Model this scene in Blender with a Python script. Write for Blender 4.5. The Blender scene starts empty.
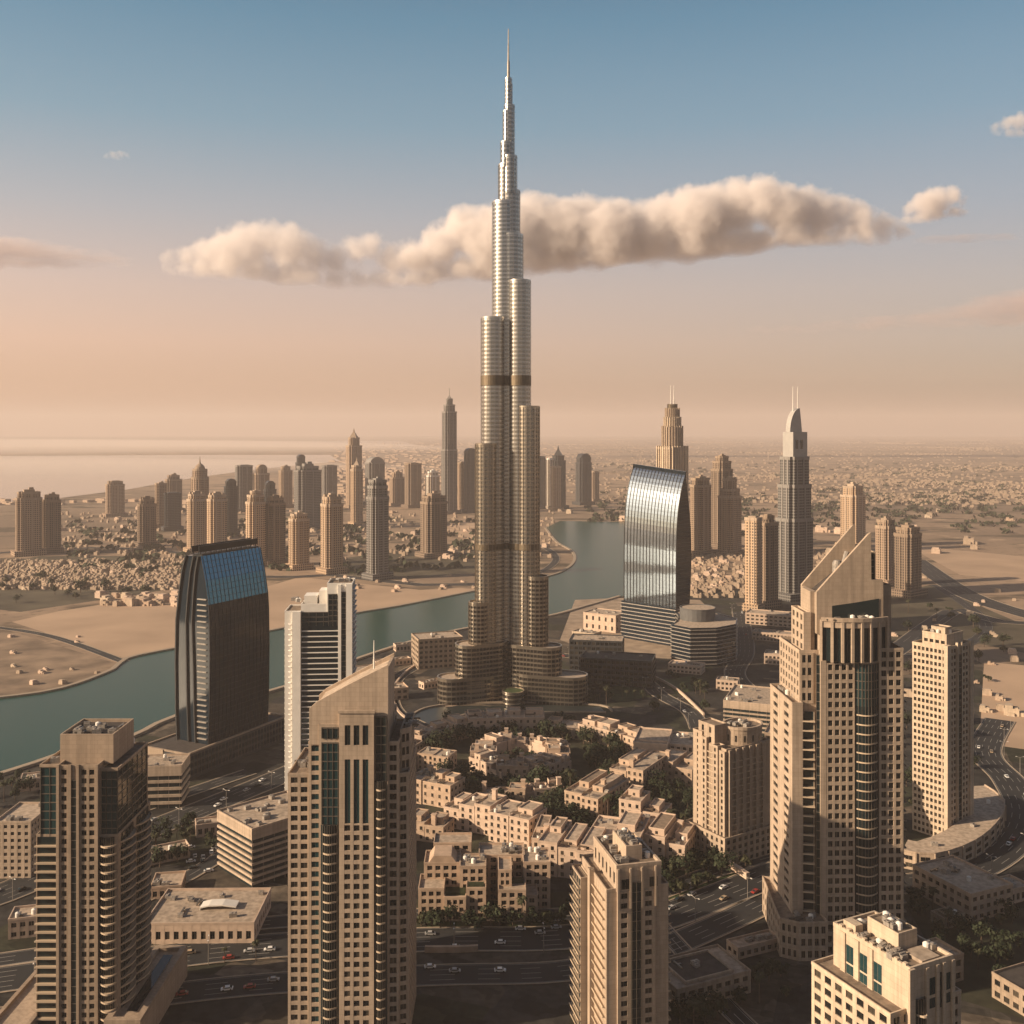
import bpy, math, random
from math import sin, cos, pi, radians as R, sqrt, hypot, atan2
SC = bpy.context.scene
COL = SC.collection
random.seed(7)

# ------------------------------------------------------------------ camera, sky, sun, exposure
CAM_H, F, HZ = 220.0, 1024.0, 428.0
cd = bpy.data.cameras.new('camera')
cam = bpy.data.objects.new('camera', cd); COL.objects.link(cam)
cam.location = (0, 0, CAM_H); cam.rotation_euler = (R(90), 0, 0)
cd.sensor_width = 36; cd.lens = 36; cd.shift_y = -(512 - HZ) / 1024
cd.clip_start = 1; cd.clip_end = 120000
SC.camera = cam

SUN_EL, SUN_AZ = R(23), R(253)          # azimuth clockwise from +Y: the sun stands to the left, a little behind the camera
sd = Vd = (sin(SUN_AZ) * cos(SUN_EL), cos(SUN_AZ) * cos(SUN_EL), sin(SUN_EL))


def lin(r, g, b):
    f = lambda c: (c / 255 / 12.92) if c <= 10 else (((c / 255) + .055) / 1.055) ** 2.4
    return (f(r), f(g), f(b), 1)


W = bpy.data.worlds.new('World'); SC.world = W; W.use_nodes = True
nt = W.node_tree; nt.nodes.clear()
N = nt.nodes.new; K = nt.links.new
out = N('ShaderNodeOutputWorld')
sky = N('ShaderNodeTexSky'); sky.sky_type = 'NISHITA'; sky.sun_disc = False
sky.sun_elevation = SUN_EL; sky.sun_rotation = SUN_AZ; sky.altitude = 200
sky.air_density = 1.2; sky.dust_density = 2.5; sky.ozone_density = 2.0
b1 = N('ShaderNodeBackground'); b1.inputs[1].default_value = 0.027
K(sky.outputs[0], b1.inputs[0])
tc = N('ShaderNodeTexCoord'); sp = N('ShaderNodeSeparateXYZ'); K(tc.outputs['Generated'], sp.inputs[0])
mr = N('ShaderNodeMapRange'); mr.inputs[1].default_value = -.05; mr.inputs[2].default_value = .75
K(sp.outputs[2], mr.inputs[0])
rp = N('ShaderNodeValToRGB'); K(mr.outputs[0], rp.inputs[0])
stops = [(-.05, (186, 148, 124)), (.0, (190, 151, 126)), (.035, (204, 165, 142)), (.08, (222, 183, 162)), (.13, (212, 184, 170)), (.20, (176, 174, 176)),
         (.28, (126, 156, 170)), (.37, (84, 132, 154)), (.46, (50, 88, 116)), (.58, (26, 50, 74))]  # last stops, above the view, darkened to cut the ambient light
el = rp.color_ramp.elements
for i, (z, c) in enumerate(stops):
    p = (z + .05) / .8
    e = el[i] if i < 2 else el.new(p)
    e.position = p; e.color = lin(*c)
# warmer and brighter towards the sun's side
mx = N('ShaderNodeMapRange'); mx.inputs[1].default_value = -.6; mx.inputs[2].default_value = .6
K(sp.outputs[0], mx.inputs[0])
tint = N('ShaderNodeValToRGB'); K(mx.outputs[0], tint.inputs[0])
tint.color_ramp.elements[0].color = (1.22, 1.05, .92, 1); tint.color_ramp.elements[1].color = (.50, .56, .62, 1)
mul = N('ShaderNodeMixRGB'); mul.blend_type = 'MULTIPLY'; K(sp.outputs[2], (lo := N('ShaderNodeMapRange')).inputs[0]); lo.inputs[1].default_value = .08; lo.inputs[2].default_value = .32; lo.inputs[3].default_value = 1; lo.inputs[4].default_value = .25
K(lo.outputs[0], mul.inputs[0])
K(rp.outputs[0], mul.inputs[1]); K(tint.outputs[0], mul.inputs[2])
# the unseen sky behind the camera is dimmed and blued to deepen shade
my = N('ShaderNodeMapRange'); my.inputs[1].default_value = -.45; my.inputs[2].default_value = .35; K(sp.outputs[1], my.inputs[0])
rear_dim = N('ShaderNodeValToRGB'); K(my.outputs[0], rear_dim.inputs[0])
rear_dim.color_ramp.elements[0].color = (.20, .25, .31, 1); rear_dim.color_ramp.elements[1].color = (1, 1, 1, 1)
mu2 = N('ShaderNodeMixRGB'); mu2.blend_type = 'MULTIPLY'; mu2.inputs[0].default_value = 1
K(mul.outputs[0], mu2.inputs[1]); K(rear_dim.outputs[0], mu2.inputs[2])
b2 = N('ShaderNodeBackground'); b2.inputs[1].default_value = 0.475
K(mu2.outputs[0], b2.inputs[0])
# the glow of the dusty air round the sun
dp = N('ShaderNodeVectorMath'); dp.operation = 'DOT_PRODUCT'; K(tc.outputs['Generated'], dp.inputs[0]); dp.inputs[1].default_value = sd
pw = N('ShaderNodeMath'); pw.operation = 'POWER'; K(dp.outputs['Value'], pw.inputs[0]); pw.inputs[1].default_value = 26
cl = N('ShaderNodeMath'); cl.operation = 'MAXIMUM'; K(pw.outputs[0], cl.inputs[0]); cl.inputs[1].default_value = 0
sg = N('ShaderNodeMath'); sg.operation = 'MULTIPLY'; K(cl.outputs[0], sg.inputs[0])
st_ = N('ShaderNodeMath'); st_.operation = 'GREATER_THAN'; K(dp.outputs['Value'], st_.inputs[0]); st_.inputs[1].default_value = 0
K(st_.outputs[0], sg.inputs[1])
b3 = N('ShaderNodeBackground'); b3.inputs[0].default_value = (1, .74, .5, 1); sm_ = N('ShaderNodeMath'); sm_.operation = 'MULTIPLY'; K(sg.outputs[0], sm_.inputs[0]); sm_.inputs[1].default_value = 1.35
K(sm_.outputs[0], b3.inputs[1])
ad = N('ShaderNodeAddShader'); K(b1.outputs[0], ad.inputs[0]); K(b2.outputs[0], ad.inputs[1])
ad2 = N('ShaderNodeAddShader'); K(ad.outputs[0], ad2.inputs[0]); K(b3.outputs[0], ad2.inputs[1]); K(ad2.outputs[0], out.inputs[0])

sl = bpy.data.lights.new('sun', 'SUN'); sl.energy = 5.0; sl.angle = R(.5); sl.color = (1.0, .77, .53)
so = bpy.data.objects.new('sun', sl); COL.objects.link(so)
from mathutils import Vector
so.rotation_euler = Vector(sd).to_track_quat('Z', 'Y').to_euler(); so.location = (-800, -200, 900)

SC.view_settings.view_transform = 'Standard'; SC.view_settings.look = 'None'
SC.view_settings.exposure = 0.75; SC.view_settings.gamma = 1
SC.render.engine = 'CYCLES'
SC.cycles.volume_bounces = 4; SC.cycles.max_bounces = 10; SC.cycles.diffuse_bounces = 3; SC.cycles.glossy_bounces = 3
SC.cycles.use_denoising = True
SC.cycles.volume_step_rate = 1; SC.cycles.sample_clamp_indirect = 6

# ------------------------------------------------------------------ helpers


def gp(px, py, z=0.0):
    Y = (CAM_H - z) * F / (py - HZ)
    return ((px - 512) * Y / F, Y)


def zz(py, Y): return CAM_H - (py - HZ) * Y / F


def xx(px, Y): return (px - 512) * Y / F


MATS = {}


def mat(name, col, rough=.8, var=.15, scale=.15, metal=0, spec=.3, bump=0, col2=None, coord='Object', detail=4, stretch=None, joints=0):
    m = bpy.data.materials.new(name); m.use_nodes = True; MATS[name] = m
    t = m.node_tree; b = t.nodes['Principled BSDF']
    b.inputs['Roughness'].default_value = rough; b.inputs['Metallic'].default_value = metal
    b.inputs['Specular IOR Level'].default_value = spec
    c1 = col; c2 = col2 or tuple(c * (1 - var * 2) for c in col)
    tcn = t.nodes.new('ShaderNodeTexCoord'); no = t.nodes.new('ShaderNodeTexNoise')
    no.inputs['Scale'].default_value = scale; no.inputs['Detail'].default_value = detail
    src = tcn.outputs[coord]
    if stretch:
        mp = t.nodes.new('ShaderNodeMapping'); mp.inputs['Scale'].default_value = stretch
        t.links.new(src, mp.inputs[0]); src = mp.outputs[0]
    t.links.new(src, no.inputs['Vector'])
    r = t.nodes.new('ShaderNodeValToRGB'); t.links.new(no.outputs[0], r.inputs[0])
    r.color_ramp.elements[0].position = .32; r.color_ramp.elements[1].position = .68
    r.color_ramp.elements[0].color = (*c2, 1); r.color_ramp.elements[1].color = (*c1, 1)
    oi = t.nodes.new('ShaderNodeObjectInfo'); hs = t.nodes.new('ShaderNodeHueSaturation')
    ma = t.nodes.new('ShaderNodeMapRange'); ma.inputs[3].default_value = .9; ma.inputs[4].default_value = 1.1
    t.links.new(oi.outputs['Random'], ma.inputs[0]); t.links.new(ma.outputs[0], hs.inputs['Value'])
    t.links.new(r.outputs[0], hs.inputs['Color']); t.links.new(hs.outputs[0], b.inputs['Base Color'])
    if joints:
        # panel joints and faint rain streaks down the wall
        sx = t.nodes.new('ShaderNodeSeparateXYZ'); t.links.new(tcn.outputs['Object'], sx.inputs[0])
        ad_ = t.nodes.new('ShaderNodeMath'); ad_.operation = 'ADD'; t.links.new(sx.outputs[0], ad_.inputs[0]); t.links.new(sx.outputs[1], ad_.inputs[1])
        cx = t.nodes.new('ShaderNodeCombineXYZ'); t.links.new(ad_.outputs[0], cx.inputs[0]); t.links.new(sx.outputs[2], cx.inputs[1])
        bk = t.nodes.new('ShaderNodeTexBrick'); t.links.new(cx.outputs[0], bk.inputs['Vector']); bk.inputs['Scale'].default_value = 1
        bk.inputs['Brick Width'].default_value = joints * 1.6; bk.inputs['Row Height'].default_value = joints; bk.inputs['Mortar Size'].default_value = .05
        bk.inputs['Color1'].default_value = (1, 1, 1, 1); bk.inputs['Color2'].default_value = (.9, .9, .9, 1); bk.inputs['Mortar'].default_value = (.74, .73, .72, 1)
        mp2 = t.nodes.new('ShaderNodeMapping'); mp2.inputs['Scale'].default_value = (.9, .9, .035); t.links.new(tcn.outputs['Object'], mp2.inputs[0])
        n2 = t.nodes.new('ShaderNodeTexNoise'); n2.inputs['Scale'].default_value = .8; n2.inputs['Detail'].default_value = 5; t.links.new(mp2.outputs[0], n2.inputs['Vector'])
        r2 = t.nodes.new('ShaderNodeMapRange'); r2.inputs[1].default_value = .4; r2.inputs[2].default_value = .68; r2.inputs[3].default_value = 1.04; r2.inputs[4].default_value = .8; t.links.new(n2.outputs[0], r2.inputs[0])
        m1 = t.nodes.new('ShaderNodeMixRGB'); m1.blend_type = 'MULTIPLY'; m1.inputs[0].default_value = 1; t.links.new(hs.outputs[0], m1.inputs[1]); t.links.new(bk.outputs['Color'], m1.inputs[2])
        m2 = t.nodes.new('ShaderNodeMixRGB'); m2.blend_type = 'MULTIPLY'; m2.inputs[0].default_value = 1; t.links.new(m1.outputs[0], m2.inputs[1]); t.links.new(r2.outputs[0], m2.inputs[2])
        t.links.new(m2.outputs[0], b.inputs['Base Color'])
    if bump:
        bp = t.nodes.new('ShaderNodeBump'); bp.inputs['Strength'].default_value = bump
        t.links.new(no.outputs[0], bp.inputs['Height']); t.links.new(bp.outputs[0], b.inputs['Normal'])
    return m


def glass_mat(name, c1, c2, rough=.1, metal=0, spec=.5, wav=0):
    """dark window glass; every pane a little different (curtains, blinds, rooms)"""
    m = bpy.data.materials.new(name); m.use_nodes = True; MATS[name] = m
    t = m.node_tree; b = t.nodes['Principled BSDF']
    b.inputs['Roughness'].default_value = rough; b.inputs['Metallic'].default_value = metal
    b.inputs['Specular IOR Level'].default_value = spec
    oi = t.nodes.new('ShaderNodeObjectInfo'); g = t.nodes.new('ShaderNodeNewGeometry')
    a = t.nodes.new('ShaderNodeMath'); a.operation = 'ADD'
    t.links.new(oi.outputs['Random'], a.inputs[0]); t.links.new(g.outputs['Random Per Island'], a.inputs[1])
    fr = t.nodes.new('ShaderNodeMath'); fr.operation = 'FRACT'; t.links.new(a.outputs[0], fr.inputs[0])
    r = t.nodes.new('ShaderNodeValToRGB'); t.links.new(fr.outputs[0], r.inputs[0])
    r.color_ramp.elements[0].position = .45; r.color_ramp.elements[1].position = 1
    r.color_ramp.elements[0].color = (*c1, 1); r.color_ramp.elements[1].color = (*c2, 1)
    t.links.new(r.outputs[0], b.inputs['Base Color'])
    if wav:
        tcn = t.nodes.new('ShaderNodeTexCoord'); no = t.nodes.new('ShaderNodeTexNoise'); no.inputs['Scale'].default_value = .12
        t.links.new(tcn.outputs['Object'], no.inputs['Vector'])
        bp = t.nodes.new('ShaderNodeBump'); bp.inputs['Strength'].default_value = wav; bp.inputs['Distance'].default_value = 1
        t.links.new(no.outputs[0], bp.inputs['Height']); t.links.new(bp.outputs[0], b.inputs['Normal'])
    return m


def grid_mat(name, wall, glass, mu=3.6, mv=3.5, fu=.55, fv=.55):
    """far facade: the wall with its window grid, laid out in metres along the facade"""
    m = bpy.data.materials.new(name); m.use_nodes = True; MATS[name] = m
    t = m.node_tree; b = t.nodes['Principled BSDF']; L = t.links.new
    uv = t.nodes.new('ShaderNodeUVMap'); s = t.nodes.new('ShaderNodeSeparateXYZ'); L(uv.outputs[0], s.inputs[0])

    def cell(o, mod, fill):
        d = t.nodes.new('ShaderNodeMath'); d.operation = 'DIVIDE'; L(o, d.inputs[0]); d.inputs[1].default_value = mod
        f = t.nodes.new('ShaderNodeMath'); f.operation = 'FRACT'; L(d.outputs[0], f.inputs[0])
        c = t.nodes.new('ShaderNodeMath'); c.operation = 'LESS_THAN'; L(f.outputs[0], c.inputs[0]); c.inputs[1].default_value = fill
        return c.outputs[0]
    a = t.nodes.new('ShaderNodeMath'); a.operation = 'MULTIPLY'
    L(cell(s.outputs[0], mu, fu), a.inputs[0]); L(cell(s.outputs[1], mv, fv), a.inputs[1])
    oi = t.nodes.new('ShaderNodeObjectInfo'); hs = t.nodes.new('ShaderNodeHueSaturation')
    mp = t.nodes.new('ShaderNodeMapRange'); mp.inputs[3].default_value = .8; mp.inputs[4].default_value = 1.15
    L(oi.outputs['Random'], mp.inputs[0]); L(mp.outputs[0], hs.inputs['Value']); hs.inputs['Color'].default_value = (*wall, 1)
    no = t.nodes.new('ShaderNodeTexNoise'); no.inputs['Scale'].default_value = .05
    mx = t.nodes.new('ShaderNodeMixRGB'); L(a.outputs[0], mx.inputs[0]); L(hs.outputs[0], mx.inputs[1]); mx.inputs[2].default_value = (*glass, 1)
    L(mx.outputs[0], b.inputs['Base Color'])
    rr = t.nodes.new('ShaderNodeMapRange'); rr.inputs[3].default_value = .8; rr.inputs[4].default_value = .25
    L(a.outputs[0], rr.inputs[0]); L(rr.outputs[0], b.inputs['Roughness'])
    b.inputs['Specular IOR Level'].default_value = .3
    return m


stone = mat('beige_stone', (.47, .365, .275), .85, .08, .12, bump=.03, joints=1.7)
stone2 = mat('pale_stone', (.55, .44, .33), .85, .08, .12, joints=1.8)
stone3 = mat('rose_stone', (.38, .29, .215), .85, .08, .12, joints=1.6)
sand_render = mat('sand_render', (.56, .425, .33), .9, .12, .25, bump=.05)
sand_render2 = mat('ochre_render', (.49, .36, .265), .9, .14, .25, bump=.05)
white = mat('white_panel', (.76, .72, .66), .6, .06, .2)
roofm = mat('roof_gravel', (.25, .19, .14), .95, .22, .5)
roofl = mat('pale_roof', (.46, .365, .28), .95, .22, .45)
darkroof = mat('dark_roof', (.07, .06, .055), .9, .2, .4)
plant_m = mat('plant_metal', (.38, .34, .30), .5, .2, 1.0, metal=.3)
slabm = mat('balcony_edge', (.46, .36, .26), .8, .08, .2)
mull = mat('mullion_metal', (.20, .17, .14), .4, .05, .5, metal=.5)
glass = glass_mat('window_glass', (.010, .011, .011), (.075, .062, .046))
dglass = glass_mat('strip_glass', (.010, .018, .020), (.014, .026, .030), .06, wav=.0)
tglass = glass_mat('teal_glass', (.010, .035, .040), (.014, .045, .050), .06)
steel = mat('bronze_steel', (.46, .40, .33), .30, .05, .3, metal=.9)
silver = mat('silver_steel', (.60, .57, .53), .30, .05, .3, metal=.9)
louvre = mat('louvre_bronze', (.16, .125, .085), .5, .1, .5, metal=.6)
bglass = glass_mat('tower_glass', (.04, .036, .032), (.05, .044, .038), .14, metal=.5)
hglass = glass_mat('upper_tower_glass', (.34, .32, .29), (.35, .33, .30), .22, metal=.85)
blueglass = glass_mat('blue_glass', (.045, .16, .25), (.055, .18, .28), .05, metal=.85, wav=.02)
navyglass = glass_mat('navy_glass', (.007, .014, .022), (.010, .019, .029), .06, spec=.3, wav=.02)
silverglass = glass_mat('silver_glass', (.36, .43, .50), (.38, .45, .52), .055, metal=.95, wav=.03)
hazeglass = glass_mat('blue_grey_glass', (.05, .085, .115), (.06, .10, .135), .08, metal=.9)
finmetal = mat('fin_metal', (.07, .075, .085), .3, .1, .3, metal=.6)
darkmetal = mat('dark_metal', (.012, .014, .017), .35, .1, .3)
shade_clad = mat('charcoal_cladding', (.045, .047, .05), .4, .1, .3)
grey_clad = mat('grey_cladding', (.12, .12, .12), .5, .1, .3)
asphalt = mat('asphalt', (.026, .027, .029), .85, .15, .06, coord='Object')
paint = mat('road_paint', (.34, .32, .29), .7, .1, .5)
kerbm = mat('kerb_stone', (.36, .29, .22), .9, .1, .5)
barkm = mat('bark', (.10, .07, .05), .9, .2, 2)


def leaf_mat(name, c1, c2):
    m = mat(name, c1, .75, .2, .4, col2=c2, spec=.2)
    return m


leaf1 = leaf_mat('leaf_dark', (.034, .042, .020), (.013, .020, .010))
leaf2 = leaf_mat('leaf_olive', (.060, .058, .028), (.025, .030, .014))


class G:
    def __init__(s): s.v = []; s.f = []; s.uv = None

    def quad(s, a, b, c, d):
        n = len(s.v); s.v += [a, b, c, d]; s.f.append((n, n + 1, n + 2, n + 3))

    def hexa(s, b4, t4):
        n = len(s.v); s.v += list(b4) + list(t4)
        s.f += [(n + 3, n + 2, n + 1, n), (n + 4, n + 5, n + 6, n + 7)] + [(n + i, n + (i + 1) % 4, n + 4 + (i + 1) % 4, n + 4 + i) for i in range(4)]

    def box(s, x0, x1, y0, y1, z0, z1):
        s.hexa([(x0, y0, z0), (x1, y0, z0), (x1, y1, z0), (x0, y1, z0)], [(x0, y0, z1), (x1, y0, z1), (x1, y1, z1), (x0, y1, z1)])

    def rbox(s, cx, cy, w, d, z0, z1, a=0):
        c, q = cos(a), sin(a)
        P = [(cx + c * x - q * y, cy + q * x + c * y) for x, y in ((-w / 2, -d / 2), (w / 2, -d / 2), (w / 2, d / 2), (-w / 2, d / 2))]
        s.hexa([(x, y, z0) for x, y in P], [(x, y, z1) for x, y in P])

    def slab(s, p0, p1, u0, u1, d0, d1, z0, z1):
        """box on the facade line p0->p1: u along it, d outward"""
        L = hypot(p1[0] - p0[0], p1[1] - p0[1]); tx, ty = (p1[0] - p0[0]) / L, (p1[1] - p0[1]) / L
        q = lambda u, d: (p0[0] + tx * u + ty * d, p0[1] + ty * u - tx * d)
        P = [q(u0, d1), q(u1, d1), q(u1, d0), q(u0, d0)]
        s.hexa([(x, y, z0) for x, y in P], [(x, y, z1) for x, y in P])

    def prism(s, poly, z0, z1, bottom=False, top=True, uv=False):
        n = len(poly); o = len(s.v)
        s.v += [(x, y, z0) for x, y in poly] + [(x, y, z1) for x, y in poly]
        if uv and s.uv is None: s.uv = {}
        u = 0
        for i in range(n):
            j = (i + 1) % n
            L = hypot(poly[j][0] - poly[i][0], poly[j][1] - poly[i][1])
            if uv: s.uv[len(s.f)] = [(u, z0), (u + L, z0), (u + L, z1), (u, z1)]
            s.f.append((o + i, o + j, o + n + j, o + n + i)); u += L
        if top: s.f.append(tuple(range(o + n, o + 2 * n)))
        if bottom: s.f.append(tuple(range(o + n - 1, o - 1, -1)))

    def ring(s, po, pi_, z0, z1):
        n = len(po)
        for i in range(n):
            j = (i + 1) % n
            a, b, c, d = po[i], po[j], pi_[i], pi_[j]
            s.quad((*a, z0), (*b, z0), (*b, z1), (*a, z1))
            s.quad((*d, z0), (*c, z0), (*c, z1), (*d, z1))
            s.quad((*a, z1), (*b, z1), (*d, z1), (*c, z1))
            s.quad((*b, z0), (*a, z0), (*c, z0), (*d, z0))

    def lathe(s, cx, cy, prof, n=24, cap=True):
        o = len(s.v)
        for r, z in prof:
            s.v += [(cx + r * cos(2 * pi * k / n), cy + r * sin(2 * pi * k / n), z) for k in range(n)]
        for i in range(len(prof) - 1):
            for k in range(n):
                j = (k + 1) % n
                s.f.append((o + i * n + k, o + i * n + j, o + (i + 1) * n + j, o + (i + 1) * n + k))
        if cap: s.f.append(tuple(o + (len(prof) - 1) * n + k for k in range(n)))

    def extr(s, prof, y0, y1):
        """profile in x,z swept along y"""
        n = len(prof); o = len(s.v)
        s.v += [(x, y0, z) for x, z in prof] + [(x, y1, z) for x, z in prof]
        for i in range(n):
            j = (i + 1) % n
            s.f.append((o + j, o + i, o + n + i, o + n + j))
        s.f.append(tuple(range(o, o + n))); s.f.append(tuple(range(o + 2 * n - 1, o + n - 1, -1)))

    def bar(s, a, b, r, n=6, r2=None):
        a, b = Vector(a), Vector(b); d = (b - a).normalized()
        u = d.orthogonal().normalized(); w = d.cross(u); o = len(s.v); r2 = r if r2 is None else r2
        for p, q in ((a, r), (b, r2)):
            s.v += [tuple(p + u * q * cos(2 * pi * k / n) + w * q * sin(2 * pi * k / n)) for k in range(n)]
        for k in range(n): s.f.append((o + k, o + (k + 1) % n, o + n + (k + 1) % n, o + n + k))
        s.f.append(tuple(range(o + n, o + 2 * n))); s.f.append(tuple(range(o + n - 1, o - 1, -1)))

    def mesh(s, name, m, smooth=False):
        me = bpy.data.meshes.new(name); me.from_pydata(s.v, [], s.f); me.materials.append(m)
        if s.uv is not None:
            lay = me.uv_layers.new(name='UVMap')
            for fi, p in enumerate(me.polygons):
                q = s.uv.get(fi)
                for k, li in enumerate(p.loop_indices):
                    lay.data[li].uv = q[k] if q else (2.7, 2.9)
        if smooth:
            me.polygons.foreach_set('use_smooth', [True] * len(me.polygons))
            me.set_sharp_from_angle(angle=R(40))
        me.update(); return me

    def build(s, name, m, parent=None, smooth=False):
        if not s.f: return None
        o = bpy.data.objects.new(name, s.mesh(name, m, smooth)); COL.objects.link(o)
        if parent is not None: o.parent = parent
        return o


def tag(o, label, cat, group=None):
    o['label'] = label; o['category'] = cat
    if group: o['group'] = group
    return o


def struct(o): o['kind'] = 'structure'; return o
def stuff(o): o['kind'] = 'stuff'; return o


def thing(name, label, cat, X, Y, rot=0, group=None, z=0):
    o = bpy.data.objects.new(name, None); COL.objects.link(o); o.empty_display_size = .1
    o.location = (X, Y, z); o.rotation_euler = (0, 0, rot)
    return tag(o, label, cat, group)


def inst(src, parent, loc, rz=0, name=None):
    o = src.copy(); COL.objects.link(o); o.parent = parent; o.location = loc; o.rotation_euler = (0, 0, rz); return o


def child(name, me, parent, loc, rz=0):
    o = bpy.data.objects.new(name, me); COL.objects.link(o); o.parent = parent; o.location = loc; o.rotation_euler = (0, 0, rz); return o


def offset(poly, d):
    """polygon moved inward by d (CCW)"""
    n = len(poly); res = []
    for i in range(n):
        p, q, r = poly[i - 1], poly[i], poly[(i + 1) % n]
        def ln(a, b):
            L = hypot(b[0] - a[0], b[1] - a[1]); tx, ty = (b[0] - a[0]) / L, (b[1] - a[1]) / L
            return (a[0] - ty * d, a[1] + tx * d, tx, ty)
        a, b = ln(p, q), ln(q, r)
        den = a[2] * b[3] - a[3] * b[2]
        if abs(den) < 1e-6: res.append((b[0], b[1])); continue
        t = ((b[0] - a[0]) * b[3] - (b[1] - a[1]) * b[2]) / den
        res.append((a[0] + a[2] * t, a[1] + a[3] * t))
    return res


def rect(x0, x1, y0, y1): return [(x0, y0), (x1, y0), (x1, y1), (x0, y1)]


def arc_pts(p0, p1, sag, n):
    """points of an arc bulging outward (to the right of p0->p1)"""
    L = hypot(p1[0] - p0[0], p1[1] - p0[1]); tx, ty = (p1[0] - p0[0]) / L, (p1[1] - p0[1]) / L
    r = []
    for i in range(n + 1):
        t = i / n; h = sag * 4 * t * (1 - t)
        r.append((p0[0] + tx * L * t + ty * h, p0[1] + ty * L * t - tx * h))
    return r


OCC = []          # where buildings stand: x, y, rot, half width, half depth


def occupied(x, y, m=2):
    for X, Y, a, hw, hd in OCC:
        dx, dy = x - X, y - Y
        u, v = dx * cos(a) + dy * sin(a), -dx * sin(a) + dy * cos(a)
        if abs(u) < hw + m and abs(v) < hd + m: return True
    return False


PANES = {}


def pane_mesh(w, h, m, arch=False):
    k = (round(w, 1), round(h, 1), m.name, arch)
    if k not in PANES:
        g = G(); w, h = k[0], k[1]
        if arch:
            pr = [(-w / 2, -h / 2), (w / 2, -h / 2)] + [(w / 2 * cos(a), h / 2 - w / 2 + w / 2 * sin(a)) for a in (0, pi / 4, pi / 2, 3 * pi / 4, pi)]
            g.extr(pr, -.05, .05)
        else:
            q = .06
            g.box(-w / 2, -q, -.04, .04, -h / 2, h / 2); g.box(q, w / 2, -.04, .04, -h / 2, h / 2)
        PANES[k] = g.mesh('window', m)
    return PANES[k]


UNIT = {}


def unit_mesh(i):
    if i not in UNIT:
        g = G()
        if i == 0: g.box(-1.6, 1.6, -1, 1, 0, 1.7); g.lathe(-.8, 0, [(.6, 1.7), (.6, 2.0), (.5, 2.0)], 10); g.lathe(.8, 0, [(.6, 1.7), (.6, 2.0), (.5, 2.0)], 10)
        elif i == 1: g.box(-1.1, 1.1, -1.1, 1.1, 0, 1.3); g.box(-1.25, 1.25, -.3, .3, 1.3, 1.7)
        elif i == 2: g.lathe(0, 0, [(1.0, 0), (1.0, 1.9), (.2, 2.3)], 12)
        else: g.box(-3, 3, -.35, .35, .4, 1.0); g.box(-2.6, -2.3, -.3, .3, 0, .4); g.box(2.3, 2.6, -.3, .3, 0, .4); g.box(-.5, .5, -1.6, -.35, .4, 1.0)
        UNIT[i] = g.mesh('rooftop_unit', [plant_m, plant_m, white, mull][i])
    return UNIT[i]


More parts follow.
